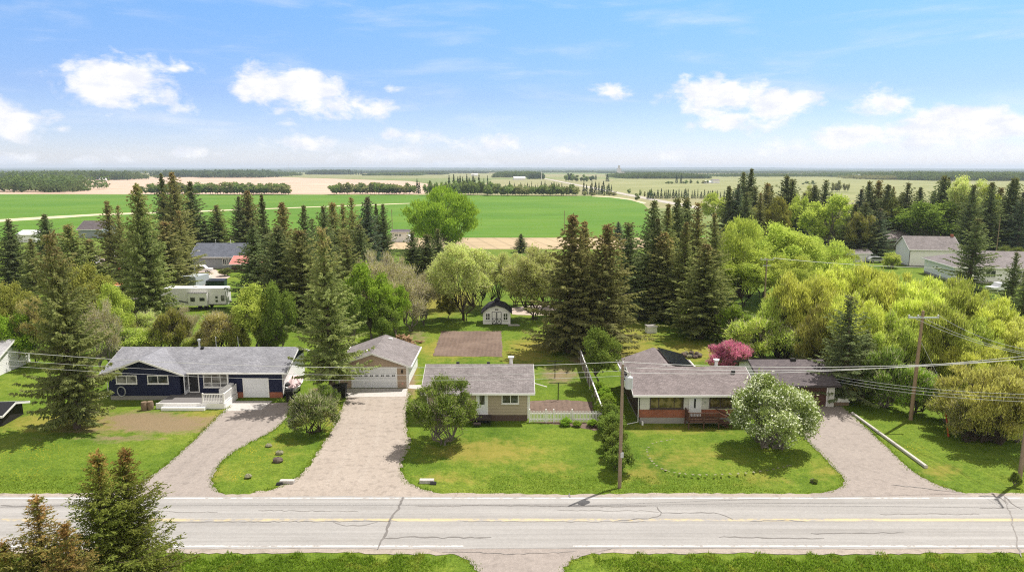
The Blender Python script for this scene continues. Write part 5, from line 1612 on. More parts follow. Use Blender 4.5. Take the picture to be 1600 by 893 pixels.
TCOUNT = {}
def place(proto, kindname, label, cat, x, y, w_, h_, mat=None, group=None, i=None, rz=None, z=0.0, lean=None):
    lst = PROTO[proto]
    n = TCOUNT[proto] = TCOUNT.get(proto, -1) + 1
    p = lst[(n if i is None else i) % len(lst)]
    t = thing(kindname, label, cat, (x, y, z), random.uniform(0, 6.28) if rz is None else rz, group)
    t.scale = (w_ / p['W'], w_ / p['W'], h_ / p['H'])
    t.rotation_euler.x = random.uniform(-.03, .03) if lean is None else lean
    t.rotation_euler.y = random.uniform(-.03, .03)
    for nm in ('trunk', 'crown'):
        o = bpy.data.objects.new(nm, p[nm])
        COL.objects.link(o)
        o.parent = t
        if nm == 'crown' and mat is not None:
            o.material_slots[0].link = 'OBJECT'
            o.material_slots[0].material = mat
    return t
def tree(proto, kindname, label, cat, px_, ptop, pbase, wpx, mat=None, group=None, Y=None, i=None, wk=1.0):
    """a tree whose foot stands at photo row pbase (or at distance Y) and whose tip reaches row ptop"""
    if Y is None: Y = at(800, pbase)[1]
    h = z_at(ptop, Y)
    w_ = wpx / ppm(Y, h * .4) * wk * (1.62 if proto == 'sp' else 1.15 if proto == 'hedge' else 1.22 if proto in ('willow', 'lime') else 1.0)
    return place(proto, kindname, label, cat, x_at(px_, ptop, Y), Y, w_, h, mat, group, i)

SPR = 'spruce'
# --- nearest spruces at the bottom left
G0 = 'foreground spruces at the bottom left'
for px_, pt, Y, wm, mt, i, lb in ((150, 706, 30.0, 3.9, SP_F, 0, 'left one of the two tall green spruces in the bottom left foreground'), (187, 702, 31.0, 3.9, SP_F, 1, 'foreground spruce with brown coned tip, right of its green twin'),
                                  (50, 781, 28.0, 3.6, SP_FB, 1, 'brown tipped spruce lowest in the bottom left corner'), (112, 815, 27.0, 3.0, SP_FB, 0, 'low brownish spruce top between the foreground spruces'), (8, 848, 27.5, 2.8, SP_F, 0, 'spruce top barely showing at the bottom left corner')):
    place('fine', SPR, lb, 'tree', x_at(px_, pt, Y), Y, wm * 1.55, z_at(pt, Y), mt, G0, i)
# --- yard spruces
tree('big', SPR, 'tall olive spruce with bare foot on the lawn left of the navy house', 'tree', 86, 362, 668, 126, SP_O, None, i=0)
tree('big', SPR, 'tall spruce with visible grey trunk between navy house and taupe garage', 'tree', 508, 356, 621, 118, SP_O, None, i=1)
tree('sparse', SPR, 'dark spruce between the brown garage and the tan utility pole', 'tree', 1334, 462, 627, 116, SP_D, None, i=0)
tree('sparse', SPR, 'smaller dark spruce right of the spruce by brown garage', 'tree', 1357, 514, 622, 70, SP_D, None, i=1)
tree('sp', SPR, 'left one of the twin great spruces in front of the board fence end', 'tree', 893, 334, 549, 84, SP_B, 'twin spruces in the middle', i=0)
tree('sp', SPR, 'right one of the twin great spruces beside the green bush', 'tree', 943, 349, 552, 78, SP_B, 'twin spruces in the middle', i=2)
tree('sp', SPR, 'brown spruce tip rising between the twin great spruces', 'tree', 918, 345, 535, 62, SP_B, 'twin spruces in the middle', i=1)
tree('sp', SPR, 'slim dark spruce with clear trunk right of the twin spruces', 'tree', 985, 346, 497, 50, SP_D, None, i=3)
tree('sp', SPR, 'tiny lone spruce at the edge of the crop field', 'tree', 967, 346, 374, 16, SP_BL, None, i=0)
tree('sp', SPR, 'small dark spruce tip above the sage trees by the stubble field', 'tree', 815, 365, 394, 20, SP_D, None, i=1)
# --- the block of spruces right of the lawn
GB = 'spruce block right of the back lawn'
for k, (px_, pt, pb, w_, mt, lb) in enumerate(((1018, 312, 486, 58, SP_D, 'leftmost tall spruce of the block right of the back lawn'), (1040, 318, 478, 46, SP_O, 'olive spruce second from left in the spruce block'),
        (1060, 309, 470, 46, SP_D, 'tallest dark spruce in the middle of the spruce block'), (1077, 307, 462, 40, SP_D, 'narrow dark spruce at the back of spruce block'), (1094, 316, 474, 44, SP_B, 'brown tinted spruce at the back of spruce block'),
        (1122, 331, 488, 50, SP_O, 'rightmost spruce of the block next to lime willows'), (1040, 362, 500, 54, SP_B, 'front brownish spruce of the block with clear trunk'), (1072, 345, 505, 58, SP_O, 'front olive spruce in the middle of the block'),
        (1102, 380, 527, 74, SP_O, 'big front spruce of the block casting shade on the lawn'), (1030, 340, 496, 46, SP_D, 'dark spruce behind the front of block at left'))):
    tree('sp', SPR, lb, 'tree', px_, pt, pb, w_, mt, GB, i=k)
# --- left belt
GL = 'spruces in the belt behind the left houses'
for k, (px_, pt, pb, w_, mt, lb) in enumerate(((10, 342, 458, 46, SP_D, 'dark spruce cut by the left edge of view'), (68, 334, 428, 46, SP_D, 'bushy dark spruce right of the white roof at far left'), (108, 350, 492, 62, SP_O, 'yellowish spruce behind the tall olive yard spruce'),
        (136, 372, 486, 52, SP_O, 'short olive spruce below the dark grey roof'), (165, 314, 446, 40, SP_B, 'left one of a brown double-topped pair of spruces'), (183, 319, 448, 34, SP_B, 'right one of a brown double-topped pair of spruces'),
        (217, 287, 498, 52, SP_O, 'very tall olive spruce left of the trailer'), (250, 270, 400, 38, SP_D, 'left one of the two highest dark spruces at the left'), (271, 268, 402, 42, SP_B, 'right brown one of the two highest spruces at the left'),
        (297, 283, 396, 44, SP_D, 'dark spruce above the slate roofed grey house'), (338, 320, 393, 32, SP_O, 'short broad spruce behind the grey house right side'), (254, 345, 458, 50, SP_B, 'brown tinted spruce in front, left of the trailer yard'),
        (283, 328, 446, 40, SP_B, 'brown tinted spruce close to the trailer yard'), (370, 305, 398, 34, SP_D, 'left one of a dark pair behind the red roof'), (385, 297, 396, 36, SP_B, 'taller right one of a dark pair behind the red roof'),
        (411, 302, 476, 44, SP_D, 'tall dark spruce right of the red roof'), (440, 315, 486, 52, SP_B, 'brown topped spruce in the centre left belt'), (473, 320, 480, 42, SP_D, 'dark slim spruce in the centre left belt'),
        (503, 321, 446, 36, SP_D, 'dark spruce top left behind the trunked yard spruce'), (520, 315, 438, 34, SP_B, 'brown spruce top behind the trunked yard spruce'), (536, 318, 430, 32, SP_B, 'brownish spruce right behind the trunked yard spruce'),
        (551, 306, 450, 38, SP_B, 'tall brown pointed spruce left of the white cabin'), (570, 307, 436, 34, SP_BL, 'clean dark pointed spruce left of the white cabin'), (588, 317, 424, 28, SP_D, 'narrow spruce second from the white cabin'), (598, 318, 424, 26, SP_D, 'narrow spruce next to the white cabin'),
        (394, 345, 484, 52, SP_D, 'shaded dark spruce low in the centre left belt'), (428, 352, 500, 62, SP_D, 'wide dark spruce low behind the navy house roof'), (466, 358, 505, 58, SP_O, 'olive spruce low behind the navy house right end'), (541, 368, 508, 56, SP_O, 'olive spruce above the taupe garage left side'), (490, 340, 470, 44, SP_D, 'dark spruce filling the belt beside the trunked spruce'), (560, 350, 480, 44, SP_D, 'dark spruce beside grey bare trees'),
        (45, 372, 470, 46, SP_O, 'olive spruce between dark spruces at far left'), (200, 350, 470, 40, SP_O, 'olive spruce tucked behind the very tall one'), (320, 345, 395, 26, SP_D, 'small dark spruce behind the slate roof'))):
    tree('sp', SPR, lb, 'tree', px_, pt, pb, w_, mt, GL, i=k)
GC = 'three dark spruces above the grey bare trees'
for px_, pt, pb, w_, lb in ((646, 361, 458, 36, 'left of three dark spruces below the big lime willow'), (665, 365, 460, 38, 'middle of three dark spruces below the big lime willow'), (683, 357, 456, 34, 'right of three dark spruces below the big lime willow')):
    tree('sp', SPR, lb, 'tree', px_, pt, pb, w_, SP_D, GC)
# --- belt along the right horizon
GR = 'tall spruces in the belt along the right horizon'
for k, (px_, pt, pb, w_) in enumerate(((1143, 290, 386, 32), (1152, 287, 386, 32), (1181, 292, 380, 28), (1200, 285, 380, 28), (1206, 290, 378, 26), (1256, 300, 384, 28), (1275, 289, 377, 32), (1321, 312, 392, 34), (1335, 318, 402, 40), (1345, 295, 382, 30), (1361, 283, 378, 32),
        (1375, 281, 378, 30), (1356, 316, 404, 42), (1376, 324, 404, 40), (1388, 288, 382, 30), (1398, 291, 378, 26), (1441, 292, 374, 30), (1459, 298, 374, 28), (1520, 288, 400, 32), (1565, 292, 386, 30), (1538, 300, 388, 28), (1600, 298, 396, 36), (1410, 300, 378, 26), (1190, 300, 384, 26), (1300, 303, 380, 26), (1615, 285, 390, 34), (1165, 300, 388, 28), (1505, 300, 380, 26))):
    tree('sp', SPR, 'tall dark spruce standing in the belt along the right horizon', 'tree', px_, pt, pb, w_, (SP_D, SP_BL, SP_D, SP_B)[k % 4], GR, i=k)
for k, (px_, pt, pb, w_, lb) in enumerate(((1164, 268, 374, 30, 'left of two highest spruces on the right horizon'), (1174, 263, 374, 34, 'right of two highest spruces on the right horizon'), (1228, 274, 380, 38, 'broad high spruce left of round lime tree on horizon'), (1241, 279, 380, 30, 'spruce beside the broad one left of round lime tree'), (1291, 281, 377, 34, 'pointed spruce above the round lime tree'),
        (1420, 284, 384, 42, 'thick crowned dark spruce left of the round green tree'), (1477, 274, 380, 36, 'left of two high spruces above the round green tree'), (1486, 276, 380, 30, 'right of two high spruces above the round green tree'), (1552, 284, 394, 38, 'broad spruce in front of the right end of belt'), (1580, 278, 392, 32, 'left of two high spruces at the right end of belt'), (1589, 277, 392, 32, 'right of two high spruces at the right end of belt'))):
    tree('sp', SPR, lb, 'tree', px_, pt, pb, w_, SP_D, GR, i=k)
tree('sparse', SPR, 'large ragged dark spruce in front of the wide low white house', 'tree', 1525, 340, 470, 92, SP_D, None, i=0)
tree('sparse', SPR, 'thin dark spruce at the right edge beyond the willows', 'tree', 1588, 392, 502, 54, SP_D, None, i=1)
tree('sparse', SPR, 'dark spruce cut by the right edge above the willows', 'tree', 1606, 430, 545, 70, SP_D, None, i=0)

# --- broadleaf trees in the middle
tree('giant', 'willow_tree', 'huge fresh green willow standing at the near edge of the crop field', 'tree', 690, 288, 391, 128, LIMEG, None, i=0)
GS = 'sage green trees behind the garden shed'
for px_, pt, pb, w_, lb in ((724, 376, 501, 112, 'big sage green tree with dark stems left of the garden shed'), (836, 386, 499, 112, 'big sage green tree with fanned stems right of the garden shed'), (775, 392, 484, 60, 'smaller sage tree right behind the garden shed'), (872, 404, 494, 50, 'small sage tree left of the twin spruces'), (750, 398, 478, 62, 'sage tree behind the left side of the shed'), (806, 396, 478, 62, 'sage tree behind the right side of the shed'), (856, 392, 480, 56, 'sage tree just right of the fanned one'), (690, 400, 484, 56, 'small sage tree beside the dark spruces')):
    tree('sage', 'broadleaf_tree', lb, 'tree', px_, pt, pb, w_, GREENY, GS)
GBR = 'bare grey trees left of the back lawn'
for px_, pt, pb, w_, lb in ((592, 383, 512, 72, 'grey bare tree under the pointed spruces'), (640, 416, 517, 76, 'grey leafless tree with a thick trunk behind the wood pile'), (563, 398, 505, 48, 'thin grey bare tree above the taupe garage'), (660, 428, 508, 54, 'grey budding tree left of the sage trees'), (150, 462, 590, 62, 'dead grey tree left behind the navy house'), (290, 478, 545, 44, 'grey dead looking shrub below the white trailer'), (620, 392, 500, 50, 'grey bare tree left of three dark spruces')):
    tree('bare', 'bare_tree', lb, 'tree', px_, pt, pb, w_, OLIVE, GBR)
for px_, pt, pb, w_, mt, lb, pr in ((576, 412, 536, 80, GREENB, 'bright green tree above the taupe garage roof', 'green'), (616, 444, 528, 58, GREENB, 'bright green tree right of the one above the garage', 'green'), (596, 470, 540, 56, GREENM, 'mid green tree low behind the garage ridge', 'green'),
        (545, 440, 545, 56, GREENM, 'green tree between the trunked spruce and garage roof', 'green'), (936, 511, 602, 74, GREENM, 'leafy green tree beside the board fence', 'green'), (10, 488, 572, 66, GREENB, 'bright green tree cut by the left edge', 'green'),
        (172, 442, 552, 62, LIME, 'lime green tree left of the wooden hut', 'green'), (130, 410, 540, 84, OLIVE, 'olive yellow tree behind the tall yard spruce', 'green'), (395, 446, 548, 82, LIME, 'lime green broad tree behind the navy house ridge', 'green'),
        (44, 462, 566, 58, BARKRED, 'tan budding tree at the far left', 'sage'), (430, 440, 552, 60, GREENM, 'green tree right of the lime one behind navy house', 'green'), (700, 460, 498, 40, OLIVE, 'small olive tree beside the sage stems', 'green'), (20, 440, 540, 60, OLIVE, 'olive tree near the left edge', 'green'), (90, 470, 570, 60, OLIVE, 'olive budding tree behind the yard spruce trunk', 'sage')):
    tree(pr, 'broadleaf_tree', lb, 'tree', px_, pt, pb, w_, mt, None)
GH = 'shrubs behind the navy house'
for k, (px_, pt, pb, w_, mt, lb) in enumerate(((208, 498, 552, 66, LIME, 'lime shrub at the left end of navy roof'), (247, 503, 550, 60, LIME, 'yellow green shrub behind the navy gable'), (268, 480, 548, 56, OLIVE, 'olive brown shrub under the trailer left half'), (306, 517, 550, 46, LIME, 'bright lime shrub behind the roof vents'), (342, 476, 552, 66, BARKRED, 'brown tinted shrub below the trailer right half'),
        (368, 490, 552, 52, OLIVE, 'olive shrub left of the broad lime tree'), (325, 495, 548, 50, OLIVE, 'olive shrub between bright lime and brown shrubs'), (230, 478, 540, 50, GREENY, 'sage shrub below the wooden hut'), (418, 505, 552, 52, GREENM, 'green shrub behind the navy roof right half'), (190, 480, 545, 48, OLIVE, 'olive shrub below the lime tree at left'))):
    tree('bush', 'shrub', lb, 'shrub', px_, pt, pb, w_, mt, GH, i=k)
tree('bush', 'shrub', 'rounded dark shrub beside the red roofed shed', 'shrub', 352, 415, 431, 22, DKGREEN, None, i=0)
tree('bush', 'shrub', 'lime shrub in front of the tall white house', 'shrub', 1393, 394, 418, 32, LIME, None, i=2)
tree('bush', 'shrub', 'dark olive shrub on the strip between the two left drives', 'shrub', 486, 604, 676, 84, DKGREEN, None, i=1)
tree('bush', 'shrub', 'bright green shrub at the foot of trunked spruce', 'shrub', 510, 600, 640, 38, GREENM, None, i=2)
tree('bush', 'shrub', 'pink blossoming shrub behind the brick house', 'shrub', 1140, 531, 579, 72, PINKL, None, i=2)
tree('yard', 'broadleaf_tree', 'low leafy tree with forked grey stems before the beige house', 'tree', 690, 588, 694, 116, GREENM, None)
tree('blossom', 'blossom_tree', 'broad white blossoming tree in front of the brick house', 'tree', 1212, 572, 699, 146, PALEL, None)
# --- lime willows and golden willows on the right
GW = 'lime willows behind the right lawns'
for k, (px_, pt, pb, w_, lb) in enumerate(((1152, 338, 474, 76, 'lime willow next to the spruce block'), (1196, 343, 464, 96, 'wide lime willow behind the thin double crossarm pole'), (1240, 357, 462, 92, 'lime willow third from the spruce block'), (1284, 369, 452, 92, 'lime willow left of the little white shed'), (1166, 385, 478, 84, 'lower lime willow in front of the wide one'), (1236, 396, 482, 70, 'lime willow between the thin pole and golden willows'), (1312, 385, 450, 66, 'rightmost small lime willow at the little white shed'))):
    tree('lime', 'willow_tree', lb, 'tree', px_, pt, pb, w_, LIME, GW, i=1 if k % 3 else 0)
GY = 'golden willows filling the right side'
for k, (px_, pt, pb, w_, mt, lb) in enumerate(((1262, 412, 562, 96, LIMEY, 'leftmost golden willow beside the lime ones'), (1310, 406, 556, 100, LIMEY, 'golden willow second from left in the clump'), (1358, 410, 562, 104, LIMEY, 'golden willow in the middle of the clump'), (1406, 415, 566, 104, LIMEY, 'golden willow behind the tan pole crossarm'),
        (1452, 425, 575, 100, LIMEY, 'golden willow right of the tan pole crossarm'), (1500, 432, 584, 104, LIME, 'greener willow behind the slack wires'), (1548, 452, 590, 96, LIMEY, 'golden willow near the right edge below dark spruces'), (1592, 490, 600, 84, LIMEO, 'orange tinted willow at the right edge'),
        (1470, 470, 610, 100, LIME, 'greener willow low behind the tan pole'), (1232, 445, 560, 72, LIME, 'green willow low at the left of the golden clump'), (1395, 480, 605, 92, LIME, 'green leafy tree low behind the tan pole shaft'), (1290, 470, 590, 76, OLIVE, 'olive tree behind the brown garage roof'), (1530, 530, 625, 90, LIMEY, 'yellow leaved tree low at the right'), (1335, 450, 596, 90, LIMEY, 'yellow willow low between the dark spruce and tan pole'), (1440, 445, 592, 90, LIMEY, 'yellow willow right behind the tan pole crossarm end'), (1515, 485, 606, 84, LIME, 'lime willow low near the right edge'))):
    tree('willow', 'willow_tree', lb, 'tree', px_, pt, pb, w_, mt, GY, i=k)
for k, (px_, pt, pb, w_, mt, lb, pr) in enumerate(((1560, 560, 688, 136, LIMEO, 'tall gold budding thicket over the low grey wall', 'willow'), (1520, 610, 690, 70, OLIVE, 'low olive shrub in front of the gold thicket', 'bush'), (1598, 620, 690, 60, LIMEY, 'yellow shrub cut by the right edge behind the pale pole', 'bush'), (1498, 590, 664, 88, OLIVE, 'olive shrubby tree behind the orange post', 'bush'), (1438, 560, 645, 74, GREENB, 'leafy green shrub under the tan pole wires', 'bush'), (1392, 540, 636, 80, GREENM, 'mid green shrub left of the tan pole foot', 'bush'),
        (1190, 474, 566, 100, LIME, 'lime shrub on the lawn edge by the thin pole', 'bush'), (1232, 500, 572, 84, LIME, 'olive brown shrub behind the brown garage', 'bush'), (1150, 474, 536, 56, GREENB, 'bright green shrub at the front spruce of the block', 'bush'), (1270, 530, 585, 60, DKGREEN, 'dark shrub close behind the brown garage ridge', 'bush'), (1590, 600, 668, 70, OLIVE, 'olive shrub at the right edge below the willows', 'bush'), (1082, 478, 515, 44, GREENB, 'bright green shrub among the block spruce trunks', 'bush'), (1345, 560, 625, 56, OLIVE, 'olive shrub between dark spruces right of garage', 'bush'))):
    tree(pr, 'shrub' if pr == 'bush' else 'broadleaf_tree', lb, 'shrub' if pr == 'bush' else 'tree', px_, pt, pb, w_, mt, None, i=k)
# --- broadleaf trees in the right belt
for px_, pt, pb, w_, mt, lb, pr in ((1300, 305, 394, 86, LIME, 'round lime tree in front of the right spruce belt', 'green'), (1453, 314, 388, 114, GREENM, 'wide round green tree behind the tall white house', 'green'), (1118, 302, 352, 48, LIME, 'bright lime tree right behind the spruce block', 'green'), (1515, 273, 388, 66, GREENY, 'pale tall tree behind the round green tree', 'sage'),
        (1540, 288, 388, 60, LIME, 'lime tree at the right end of belt', 'green'), (1264, 290, 376, 34, GREENY, 'pale slender tree among belt spruces', 'sage'), (1216, 308, 388, 46, OLIVE, 'olive tree left in the spruce belt', 'green'), (1250, 305, 384, 40, LIME, 'small lime tree left of the round one', 'green'), (1400, 310, 384, 46, DKGREEN, 'dark green tree left of the wide round one', 'green'), (1350, 330, 404, 50, OLIVE, 'olive tree among dark spruces above little shed', 'sage'), (1165, 318, 384, 44, OLIVE, 'olive budding tree under the highest spruces', 'sage'), (1582, 385, 420, 46, DKGREEN, 'dark green round shrub behind the white house roof', 'green')):
    tree(pr, 'broadleaf_tree', lb, 'tree', px_, pt, pb, w_, mt, None)
# --- hedge and garden shrubs
for k, (px_, pt, pb, w_, lb) in enumerate(((950, 622, 656, 32, 'hedge shrub fourth from the back'), (958, 640, 672, 32, 'hedge shrub in the middle opposite the brick house corner'), (962, 672, 716, 34, 'hedge shrub squeezed behind the one at the utility pole'), (938, 594, 622, 26, 'small hedge shrub at the back of the hedge beside the fence'), (946, 603, 634, 30, 'hedge shrub second from the back'), (951, 612, 648, 32, 'hedge shrub in the middle beside the picket fence end'), (955, 628, 664, 34, 'hedge shrub just past the picket fence'), (956, 645, 680, 36, 'hedge shrub third from the road'), (961, 658, 700, 36, 'hedge shrub second from the road'), (968, 690, 733, 40, 'round hedge shrub nearest the road at the utility pole'))):
    tree('hedge', 'hedge_shrub', lb, 'shrub', px_, pt, pb, w_, GREENB if k in (3, 4, 5) else GREENM, 'hedge shrubs beside the fence')
for px_, pt, pb, w_, lb in ((885, 651, 664, 17, 'rounded green shrub left of three under the picket fence'), (902, 657, 666, 12, 'low green shrub in the middle under the picket fence'), (927, 654, 666, 17, 'green shrub right of three under the picket fence')):
    tree('hedge', 'garden_shrub', lb, 'shrub', px_, pt, pb, w_, GREENB, 'shrubs under the picket fence')
tree('hedge', 'garden_shrub', 'tiny green tuft at the right driveway corner', 'shrub', 1273, 747, 753, 10, GREENM, None)
tree('hedge', 'garden_shrub', 'leafy tuft at the foot of the right edge pole', 'shrub', 1588, 736, 756, 16, GREENM, None)

# ------------------------------------------------------------------ far countryside
FARG = leaf_mat('far_green_leaves', (.10, .14, .045), (.155, .195, .065), (.125, .155, .055), .4, scale=.06)
FARD = leaf_mat('far_spruce_needles', (.05, .075, .042), (.08, .105, .058), None, .35, scale=.06)
FARO = leaf_mat('far_olive_leaves', (.15, .16, .07), (.2, .205, .09), (.17, .16, .08), .4, scale=.06)
FARW = leaf_mat('far_wood_leaves', (.065, .095, .035), (.10, .13, .045), (.085, .105, .042), .35, scale=.03)
def far_round(seed, H=12, W=10):
    rs = np.random.RandomState(seed)
    c = rs.normal(size=(9, 3)); c /= np.linalg.norm(c, axis=1, keepdims=True); c *= .55
    n = 420; k = rs.randint(0, 9, n); d = rs.normal(size=(n, 3)); d /= np.linalg.norm(d, axis=1, keepdims=True)
    p = (c[k] + d * .42 * rs.uniform(.5, 1, (n, 1))) * np.array([W / 2, W / 2, H * .44]) + np.array([0, 0, H * .54])
    V = diamonds(p, rs.normal(size=(n, 3)), rs.uniform(1.1, 2.0, n), rs.uniform(.8, 1.4, n), rs)
    st = diamonds(np.array([[0, 0, H * .2]] * 4), np.array([[0, 0, 1.]] * 4), np.full(4, H * .5), np.full(4, .5), rs)
    V = np.concatenate([V, st]); return mesh_np('broadleaf_tree', V, quads(V), [FARG, BARKD], np.r_[np.zeros(n, int), np.ones(4, int)])
def far_spruce(seed, H=14, W=5):
    rs = np.random.RandomState(seed)
    n = 420; h = rs.uniform(.06, 1, n); a = rs.uniform(0, 6.28, n); r = (1 - h) ** .85 * W / 2 * (.75 + .25 * np.sin(h * 40)) * rs.uniform(.5, 1.1, n)
    p = np.stack([np.cos(a) * r, np.sin(a) * r, h * H], 1)
    V = diamonds(p, np.stack([np.cos(a), np.sin(a), -.35 + 0 * a], 1) + rs.normal(0, .2, (n, 3)), rs.uniform(.9, 1.7, n) * (.5 + .6 * (1 - h)), rs.uniform(.45, .8, n), rs)
    V = np.concatenate([V, diamonds(np.array([[0, 0, H * .95]] * 3), np.array([[0, 0, 1.]] * 3), np.full(3, 1.6), np.full(3, .35), rs)])
    return mesh_np('spruce', V, quads(V), [FARD])
FR = [far_round(s) for s in (1, 2, 3)]
FS = [far_spruce(s) for s in (4, 5)]
rf_ = random.Random(12)
def far_tree(kind, px_, pt, pb, wpx, label, group, mat=None):
    Y = at(800, pb)[1]; h = max(2.0, z_at(pt, Y)); w_ = wpx / ppm(Y)
    me, H0, W0_ = (rf_.choice(FR), 12, 10) if kind == 'r' else (rf_.choice(FS), 14, 5)
    o = bpy.data.objects.new('broadleaf_tree' if kind == 'r' else 'spruce', me); COL.objects.link(o)
    o.location = (x_at(px_, pb, Y), Y, 0); o.scale = (w_ / W0_, w_ / W0_, h / H0); o.rotation_euler.z = rf_.uniform(0, 6.28)
    if mat:
        o.material_slots[0].link = 'OBJECT'; o.material_slots[0].material = mat
    return tag(o, label, 'tree', group)
def row(kind, xa, xb, step, pt, pb, wpx, label, group, mats, jt=3.2):
    x = xa
    while x <= xb:
        far_tree(kind, x, pt + rf_.uniform(-jt, jt), pb + rf_.uniform(-.5, .5), wpx * rf_.uniform(.55, 1.4), label, group, rf_.choice(mats))
        x += step * rf_.uniform(.45, 1.5)
row('r', 214, 232, 7, 288, 303.6, 11, 'small tree at the left end of the row along the far crop edge', 'left tree row along the far crop edge', [FARG, FARO])
row('r', 236, 452, 3.9, 285.5, 303.8, 18, 'low round tree in the left row along the far crop edge', 'left tree row along the far crop edge', [FARG, FARG, FARO])
row('r', 522, 648, 3.8, 286, 303.6, 19, 'low round tree in the middle row along the far crop edge', 'middle tree row along the far crop edge', [FARG, FARO])
row('s', 652, 664, 6, 281, 303.5, 7, 'dark spruce at the end of the middle row along the crop', 'middle tree row along the far crop edge', [FARD])
row('r', 668, 770, 4.5, 283, 305, 13, 'green tree in the right row behind the big lime willow', 'right tree row along the far crop edge', [FARG])
row('s', 702, 764, 5.5, 275, 304, 8, 'dark spruce in the clump behind the big lime willow', 'spruce clump behind the big lime willow', [FARD])
row('r', 762, 905, 4.0, 288, 305.8, 17, 'green tree in the right row along the far crop edge', 'right tree row along the far crop edge', [FARG, FARG, FARO])
row('s', 790, 878, 4.6, 286, 303.5, 6, 'small dark spruce peeping over the right tree row', 'spruces over the right tree row', [FARD])
row('s', 912, 958, 4.4, 286, 304.6, 8, 'dark spruce in the clump at the corner of the crop field', 'spruce clump at the crop corner', [FARD])
row('r', 914, 962, 12, 300, 306, 10, 'pale low bush at the foot of the corner spruce clump', 'bushes at the crop corner', [FARO])
row('s', 1012, 1160, 4.2, 297, 311, 6, 'young spruce in the long row beside the highway', 'young spruces beside the highway', [FARD], 3)
row('r', 1000, 1022, 9, 297, 308, 9, 'round tree at the highway end of the young spruce row', 'trees by the highway', [FARG, FARO])
far_tree('r', 983, 294, 303, 8, 'lone round bush left of the highway', None); far_tree('r', 995, 301, 314, 11, 'round dark bush on the near side of the highway', None)
row('r', 105, 142, 6, 294.5, 298.5, 8, 'low bush at the edge of the bare tan field', 'bushes on the tan field', [FARG])
row('s', 179, 201, 4, 272, 281.5, 4.5, 'small spruce at the right end of the far left wood', 'spruces by the far left wood', [FARD], 1)
row('r', 884, 924, 5, 272, 284, 9, 'tree in the grove across the highway', 'grove across the highway', [FARG, FARD])
far_tree('s', 931, 272.5, 281.5, 6, 'lone dark spruce right of the grove', None); far_tree('s', 949, 271.5, 284.5, 9, 'bushy lone spruce farther right of the grove', None)
far_tree('s', 1057, 271, 287.5, 6, 'left of two tall spruces at the white farm', None); far_tree('s', 1064, 271.5, 287.5, 6, 'right of two tall spruces at the white farm', None)
row('r', 1041, 1056, 6, 281, 287.5, 8, 'round tree at the white farm', 'trees at the white farm', [FARG]); row('r', 1068, 1108, 8, 283, 287.5, 8, 'low tree between tall spruces and white farm', 'trees at the white farm', [FARG, FARO])
row('r', 1255, 1275, 7, 284, 288, 8, 'small bush in the pasture on the right', 'pasture bushes', [FARG]); row('r', 1300, 1330, 7, 283, 300, 12, 'pale tree pair over the right belt', 'pale trees over the right belt', [FARO])
row('s', 545, 566, 4, 266.5, 273.5, 4, 'far spruce left of the middle farm grove', 'far spruces', [FARD], 1)

def wood(name, xa, xb, pt, pb, depth, mat, label, dens=1.0, jag=.25):
    """a far-off wood that reads as one mass: real clumps of foliage filling its ground area"""
    Y0 = at(800, pb)[1]; x0, x1 = x_at(xa, pb, Y0), x_at(xb, pb, Y0)
    h = z_at(pt, Y0 + depth * .35)
    rs = np.random.RandomState(int(xa * 3 + pb * 7) % 99991)
    sp = h * .55
    nt_ = int(min(1400, max(20, (x1 - x0) * depth / sp ** 2 * dens)))
    cx, cy = rs.uniform(x0, x1, nt_), Y0 + rs.uniform(0, depth, nt_) * rs.uniform(.3, 1, nt_)
    hh = h * rs.uniform(1 - jag * 1.6, 1 + jag * .4, nt_) * (1 - .45 * (np.abs((cx - (x0 + x1) / 2) / ((x1 - x0) / 2 + .01))) ** 8)
    per = 46
    k = np.repeat(np.arange(nt_), per); n = len(k)
    d = rs.normal(size=(n, 3)); d /= np.linalg.norm(d, axis=1, keepdims=True); d *= rs.uniform(.55, 1, (n, 1))
    p = np.stack([cx[k] + d[:, 0] * sp * .62, cy[k] + d[:, 1] * sp * .62, hh[k] * (.52 + .46 * d[:, 2])], 1)
    V = diamonds(p, rs.normal(size=(n, 3)), h * .17 * rs.uniform(.7, 1.3, n), h * .12 * rs.uniform(.7, 1.3, n), rs)
    o = bpy.data.objects.new(name, mesh_np(name, V, quads(V), [mat])); COL.objects.link(o)
    return tag(o, label, 'woodland', None, 'stuff')
wood('woodland', -60, 80, 272, 300.5, 130, FARW, 'green wood at the left edge beyond the crop field')
wood('woodland', 60, 104, 283, 300.8, 60, FARW, 'low right end of the green wood at left')
wood('woodland', 36, 178, 266.5, 281.5, 260, FARW, 'mixed wood behind the left bare field')
wood('woodland', -60, 60, 267, 284, 250, FARW, 'left end of mixed wood behind the bare field')
wood('woodland', 230, 302, 265.5, 277, 300, FARD, 'dark spruce wood left of the centre horizon')
wood('woodland', 304, 404, 264.8, 278, 300, FARD, 'long dark spruce wood on the left horizon')
wood('woodland', 405, 440, 268.5, 275.5, 300, FARW, 'grove right of the dark spruce wood')
wood('woodland', 477, 536, 264.8, 273, 400, FARD, 'dark farm grove on the centre left horizon')
wood('woodland', 566, 650, 269.5, 274.5, 400, FARW, 'far hedge line on the centre horizon')
wood('woodland', 640, 690, 268, 273, 400, FARW, 'far small wood left of big lime willow')
wood('woodland', 770, 850, 267.5, 277.5, 300, FARW, 'far wood beside the white mast')
wood('woodland', 826, 850, 269, 280, 150, FARD, 'dark trees at the white barn')
wood('woodland', 980, 1112, 269.5, 279.5, 500, FARW, 'wide far wood right of the elevator')
wood('woodland', 1130, 1330, 270.5, 276.5, 500, FARW, 'far wood along the right horizon')
